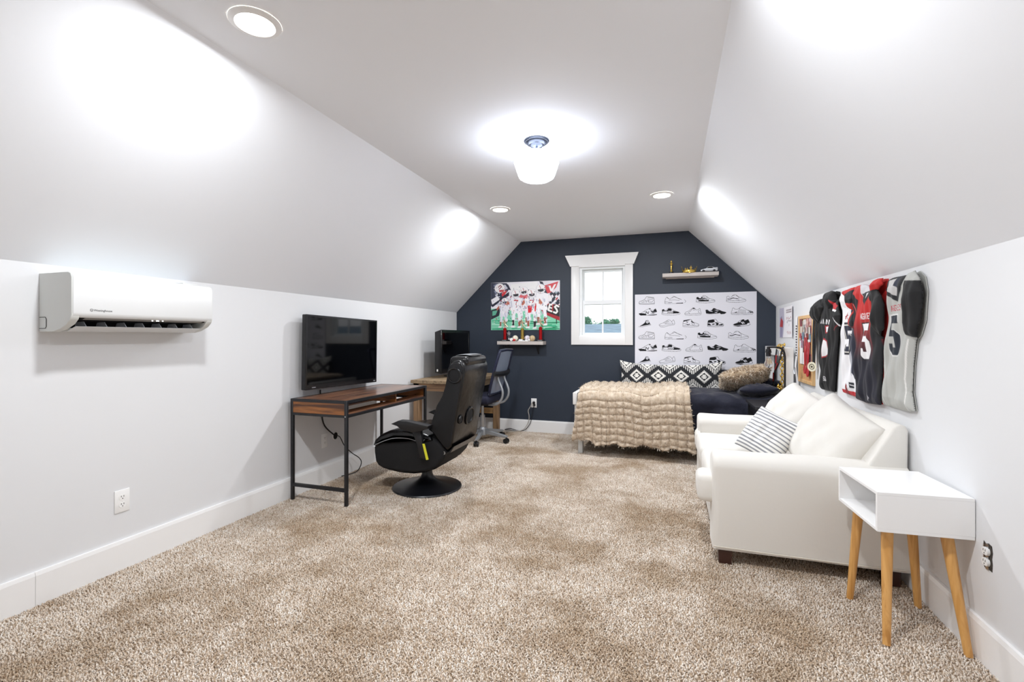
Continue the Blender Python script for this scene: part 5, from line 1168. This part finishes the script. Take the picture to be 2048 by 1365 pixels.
# white
wht = [(3.70, 1.49), (3.619, 1.50), (3.58, 1.485), (3.40, 1.424), (3.36, 1.261), (3.375, 1.05), (3.375, .834), (3.535, .837), (3.665, .84), (3.672, 1.035), (3.665, 1.267), (3.648, 1.374), (3.69, 1.445)]
def p_wht(c):
    c.poly([(3.42, 1.45), (3.35, 1.40), (3.35, .9), (3.44, .98), (3.46, 1.15), (3.455, 1.25)], '2a2d3e'); c.poly([(3.50, 1.1), (3.44, 1.2), (3.44, .96)], '6d7183', .6)
    c.poly(five(3.575, 1.295, .125, .205), '1d1f2b'); c.poly(five(3.56, 1.282, .095, .18), 'dcd9d2'); c.poly(five(3.551, 1.274, .078, .165), '262a3c')
    c.line([(3.53, 1.318), (3.51, 1.352), (3.495, 1.318)], .01, 'a3242c'); c.line([(3.535, 1.33), (3.485, 1.338)], .008, 'a3242c')
    c.poly([(3.72, .865), (3.36, .865), (3.36, .83), (3.72, .83)], 'c0202a')
    c.poly([(3.526, .935), (3.50, .9), (3.512, .836), (3.572, .836), (3.559, .9)], '8c1820')
    c.poly([(3.475, .92), (3.42, .92), (3.42, .885), (3.475, .885)], '22252f'); c.line([(3.465, .905), (3.43, .9)], .006, 'e6e4e6')
jersey('white football jersey with navy number and red hem, second from the left', wht, 'eeedf0', p_wht, [('collar', [(3.64, 1.51), (3.57, 1.49), (3.48, 1.41), (3.50, 1.375), (3.60, 1.40), (3.645, 1.46)], .012)], puff=.02)
# red to navy
red = [(3.579, 1.491), (3.448, 1.498), (3.379, 1.507), (3.296, 1.508), (3.232, 1.497), (3.157, 1.466), (3.107, 1.476), (3.107, 1.506), (3.031, 1.512), (2.985, 1.508), (2.972, 1.481), (3.024, 1.452), (2.985, 1.42), (2.97, 1.374), (2.97, 1.242), (3.015, 1.213), (3.024, 1.197), (3.031, 1.05), (3.051, .838), (3.225, .825), (3.37, .829), (3.387, 1.03), (3.387, 1.248), (3.452, 1.273), (3.404, 1.365), (3.485, 1.416), (3.494, 1.457)]
def p_red(c):
    n = 60
    for k in range(n):
        a = k / (n - 1); z = 1.33 - a * .27; f = a
        q = tuple((1 - f) * u + f * v for u, v in zip((.76, .13, .12), (.10, .10, .16)))
        c.poly([(2.9, z + .003), (3.6, z + .003), (3.6, z - .006), (2.9, z - .006)], q)
    c.poly([(2.9, 1.065), (3.6, 1.065), (3.6, .8), (2.9, .8)], (.10, .10, .16))
    c.poly([(3.39, 1.49), (3.30, 1.42), (3.34, 1.30), (3.40, 1.25), (3.41, 1.32), (3.36, 1.42), (3.48, 1.46)], '15161c'); c.poly([(3.47, 1.455), (3.34, 1.43), (3.33, 1.41), (3.45, 1.405)], '15161c')
    c.poly([(3.13, 1.44), (3.02, 1.46), (2.94, 1.40), (2.94, 1.2), (3.03, 1.19), (3.10, 1.28), (3.06, 1.34)], '08080b'); c.poly([(3.03, 1.2), (3.10, 1.3), (3.08, 1.1), (3.05, .83), (2.98, .83)], '14151b')
    c.poly([(3.38, 1.3), (3.34, 1.2), (3.33, .85), (3.40, .83)], '16171f', .7); c.line([(3.36, 1.40), (3.34, 1.31), (3.37, 1.26)], .006, 'e05a58'); c.line([(3.47, 1.40), (3.4, 1.405)], .014, 'd23c3c')
    c.line([(3.485, 1.46), (3.475, 1.42)], .014, 'e9e6e8')
    c.poly([(3.30, 1.51), (3.232, 1.50), (3.157, 1.468), (3.107, 1.478), (3.10, 1.46), (3.179, 1.38), (3.25, 1.45)], 'cfcdd2'); c.poly([(3.245, 1.45), (3.10, 1.47), (3.10, 1.455), (3.179, 1.375)], '1a1b22'); c.poly([(3.19, 1.45), (3.165, 1.45), (3.17, 1.41), (3.18, 1.41)], 'e4e2e6')
    c.poly(five(3.235, 1.285, .108, .215), '15161c'); c.poly(five(3.228, 1.278, .095, .20), 'eeecee')
    letters(c, 'AGGIES', 3.236, 1.305, .0135, .03, .005, .0042, 'eeecee', -1)
    c.line([(3.17, .885), (3.19, .845), (3.15, .862)], .006, 'b9b7bf', True)
jersey('red fading to navy football jersey with white number, third from the left', red, 'c2211f', p_red, [('sleeve', [(3.60, 1.52), (3.42, 1.52), (3.36, 1.43), (3.40, 1.36), (3.37, 1.25), (3.46, 1.25), (3.52, 1.40)], .025), ('sleeve', [(3.10, 1.53), (2.95, 1.52), (2.95, 1.20), (3.02, 1.20), (3.07, 1.30), (3.08, 1.44)], .025)], x_off=.012, puff=.025)
# grey
gry = [(2.966, 1.496), (2.916, 1.502), (2.766, 1.497), (2.682, 1.507), (2.633, 1.475), (2.612, 1.409), (2.628, 1.275), (2.667, 1.208), (2.70, 1.19), (2.728, 1.067), (2.74, .94), (2.71, .854), (2.799, .844), (3.03, .843), (3.01, 1.05), (2.968, 1.22), (2.956, 1.302), (2.968, 1.414)]
def p_gry(c):
    c.poly([(2.73, 1.47), (2.60, 1.455), (2.60, 1.2), (2.67, 1.2), (2.724, 1.215), (2.748, 1.269), (2.726, 1.323), (2.748, 1.37)], '08080c')
    c.poly([(2.98, 1.5), (2.916, 1.505), (2.755, 1.50), (2.780, 1.43), (2.816, 1.375), (2.932, 1.43)], '15161c'); c.poly([(2.93, 1.49), (2.80, 1.49), (2.80, 1.44), (2.82, 1.405), (2.91, 1.44)], 'c3c1c0'); c.poly([(2.835, 1.49), (2.80, 1.49), (2.80, 1.445), (2.83, 1.455)], '22263a')
    letters(c, 'AGGIES', 2.892, 1.332, .0145, .028, .006, .0042, 'b02a38', -1)
    c.poly(five(2.905, 1.315, .112, .21), 'd8d8d6'); c.poly(five(2.898, 1.308, .1, .198), '1c2430')
    c.line([(2.72, 1.19), (2.76, 1.0), (2.75, .85)], .006, 'e2e1de'); c.line([(2.945, 1.3), (2.96, 1.1), (2.99, .85)], .004, 'e0dfdc'); c.line([(2.885, 1.10), (2.93, .85)], .003, 'a9aaa6')
jersey('grey football jersey with black sleeves and navy number, nearest the sofa end', gry, 'b4b5b1', p_gry, [('sleeve', [(2.735, 1.52), (2.60, 1.52), (2.60, 1.2), (2.67, 1.19), (2.726, 1.213), (2.75, 1.27), (2.73, 1.323), (2.75, 1.38)], .018), ('collar', [(2.99, 1.52), (2.90, 1.52), (2.75, 1.51), (2.780, 1.43), (2.816, 1.37), (2.935, 1.43)], .005)], puff=.028)
# ================================================================== sofa
SX0, SX1, SY0, SY1 = .225, 1.095, 2.725, 4.275
t = thing('sofa', 'white slipcovered loveseat against the right wall', 'sofa', ((SX0 + SX1) / 2, (SY0 + SY1) / 2, 0))
def soft(b, amp=.004, sc=5.0, sub=0):
    for v in b.bm.verts:
        n = noise.noise_vector(v.co * sc); v.co += Vector(n) * amp
    return b
def gridbox(x0, x1, y0, y1, z0, z1, bev, seg, cuts):
    b = B().box(x0, x1, y0, y1, z0, z1)
    bmesh.ops.bevel(b.bm, geom=b.bm.edges[:], offset=bev, segments=seg, profile=.5, affect='EDGES')
    bmesh.ops.subdivide_edges(b.bm, edges=[e for e in b.bm.edges if e.calc_length() > .12], cuts=cuts, use_grid_fill=True); return b
def arm(y0, y1, s):
    """profile across Y: rounded top that leans outwards slightly"""
    c = (y0 + y1) / 2; w = (y1 - y0) / 2
    prof = [(y0 + .012 * (s < 0), .075), (y0 + .004, .3), (y0, .5)] + [(c - w * math.cos(a), .512 + .068 * math.sin(a)) for a in [PI * k / 14 for k in range(15)]] + [(y1, .5), (y1 - .004, .3), (y1 - .012 * (s > 0), .075)]
    b = B(); rows = []
    xs = [SX0 + .0, SX0 + .004, SX0 + .014, SX0 + .03] + [SX0 + .03 + (SX1 - SX0 - .05) * k / 14 for k in range(1, 15)] + [SX1]
    for x in xs:
        k = 0 if x > SX0 + .02 else (1 - (x - SX0) / .02) ** 2 * .022
        rows.append([b.bm.verts.new((x, yy + (c - yy) / w * k, zz - (k if zz > .4 else 0))) for yy, zz in prof])
    for a, bb in zip(rows, rows[1:]):
        for i in range(len(prof) - 1): b.bm.faces.new((a[i], a[i + 1], bb[i + 1], bb[i]))
        b.bm.faces.new((a[-1], a[0], bb[0], bb[-1]))
    b.bm.faces.new(rows[0][::-1]); b.bm.faces.new(rows[-1]); return soft(b, .004, 4)
a_ = put('arm', arm(SY0, SY0 + .215, -1), M_slip, t, ang=60); put('arm', arm(SY1 - .215, SY1, 1), M_slip, t, ang=60)
put('hem_seam', B().tube(smooth_pts([(SX0 + .0, SY0 + .004, .092), (SX0 + .3, SY0 + .004, .088), (SX0 + .6, SY0 + .005, .085), (SX1 - .02, SY0 + .005, .087)]), .0035, 6), mat('slipcover_seam', 'd6d0c4', .9), a_)
put('base', soft(gridbox(SX0 + .012, SX1, SY0 + .2, SY1 - .2, .075, .30, .03, 3, 6), .003, 4), M_slip, t, ang=60)
bp = [(.86, .28), (.925, .55), (1.035, .755), (1.05, .771), (1.07, .775), (1.088, .768), (1.098, .745), (1.098, .09), (.9, .09)]
b = B().prism(bp, SY0 + .045, SY1 - .045, lambda u, v, d: (u, d, v), .012, 3); bmesh.ops.subdivide_edges(b.bm, edges=[e for e in b.bm.edges if e.calc_length() > .5], cuts=10)
put('back', soft(b, .004, 3), M_slip, t, ang=50)
ym = (SY0 + SY1) / 2
for y0, y1, ear in ((SY0 + .218, ym - .002, -1), (ym + .002, SY1 - .218, 1)):
    b = gridbox(SX0 - .015, .9, y0, y1, .285, .45, .045, 4, 6)
    put('seat_cushion', soft(b, .006, 5), M_slip, t, ang=70)
    ey = (SY0 + .055, SY0 + .25) if ear < 0 else (SY1 - .25, SY1 - .055)
    put('cushion_ear', soft(gridbox(SX0 - (.075 if ear < 0 else .02), SX0 + .03, ey[0], ey[1], .30, .452, .035, 3, 2), .005, 6), M_slip, t, ang=70)
for x in (SX0 + .03, SX1 - .1):
    for y in (SY0 + .02, SY1 - .08): put('leg', B().prism([(0, 0), (.06, 0), (.064, .085), (-.004, .085)], y, y + .06, lambda u, v, d: (x + u, d, v)), mat('dark_stained_leg', '3a1f18', .35), t)
def pill(name, label, loc, w, h, th, rot, m, cols=None, n=44, pinch=.07, seed=0, p=.42, wr=.01):
    F_, K_ = cushion(w, h, th, n, n, pinch, 0, p, wr, seed)
    o = putmesh(name, pillow_mesh(name, F_, K_, cols), m, local=True); place(o, loc, *rot); return tag(o, label, 'cushion' if 'back' in name else 'pillow')
pill('back_cushion', 'large white back cushion at the near end of the sofa', (.872, 3.14, .615), .58, .45, .24, (-34, 12, -84), M_slip, seed=1, pinch=.04, p=.36)
pill('back_cushion', 'white back cushion at the far end of the sofa', (.82, 3.82, .62), .52, .46, .24, (-34, 12, -80), M_slip, seed=3, pinch=.04, p=.36)
n = 120; V = np.repeat(np.linspace(-.2, .2, n)[:, None], n, 1)
stp = (np.abs((V / .0305) % 1 - .5) < .2); c_ = np.where(stp[..., None], np.array(lin('8f9197')), np.array(lin('f0efec')))
o = pill('striped_pillow', 'grey and white striped throw pillow on the sofa', (.60, 3.38, .575), .31, .31, .17, (-32, 16, -50), colmat('striped_cotton', .9, .2, 500), c_, n, seed=2)

# ================================================================== side table
TX, TY = .94, 2.455
t = thing('side_table', 'white box side table with splayed oak legs in front of the sofa', 'side table', (TX, TY, 0), math.radians(3.0))
hx_, hy_, z0, z1, th = .160, .192, .424, .583, .013
put('top_panel', B().box(-hx_, hx_, -hy_, hy_, z1 - th, z1, .001, 1), M_whitelac, t, local=True)
put('bottom_panel', B().box(-hx_, hx_, -hy_, hy_, z0, z0 + th, .001, 1), M_whitelac, t, local=True)
put('side_panel', B().box(-hx_, hx_, -hy_, -hy_ + th, z0 + th, z1 - th), M_whitelac, t, local=True); put('side_panel', B().box(-hx_, hx_, hy_ - th, hy_, z0 + th, z1 - th), M_whitelac, t, local=True)
put('back_panel', B().box(hx_ - th, hx_, -hy_ + th, hy_ - th, z0 + th, z1 - th), M_whitelac, t, local=True)
M_oak = wood('oak_leg', 'b9813c', 'd9a560', 'c8924c', 2, .4, coat=.3)
for sx in (-1, 1):
    for sy in (-1, 1):
        bx2 = -.175 if sx < 0 else (.115 if sy > 0 else .128)
        put('leg', B().tube([(sx * .095, sy * .125, z0), (bx2, sy * (.235 if sy < 0 else .11), -.004)] if False else [(sx * .1, sy * .13, z0), (sx * .142 + (.0 if sx < 0 else -.02), sy * .2 + (-.025 if sy < 0 else -.085), -.004)], [.0215, .0135], 20), M_oak, t, local=True)
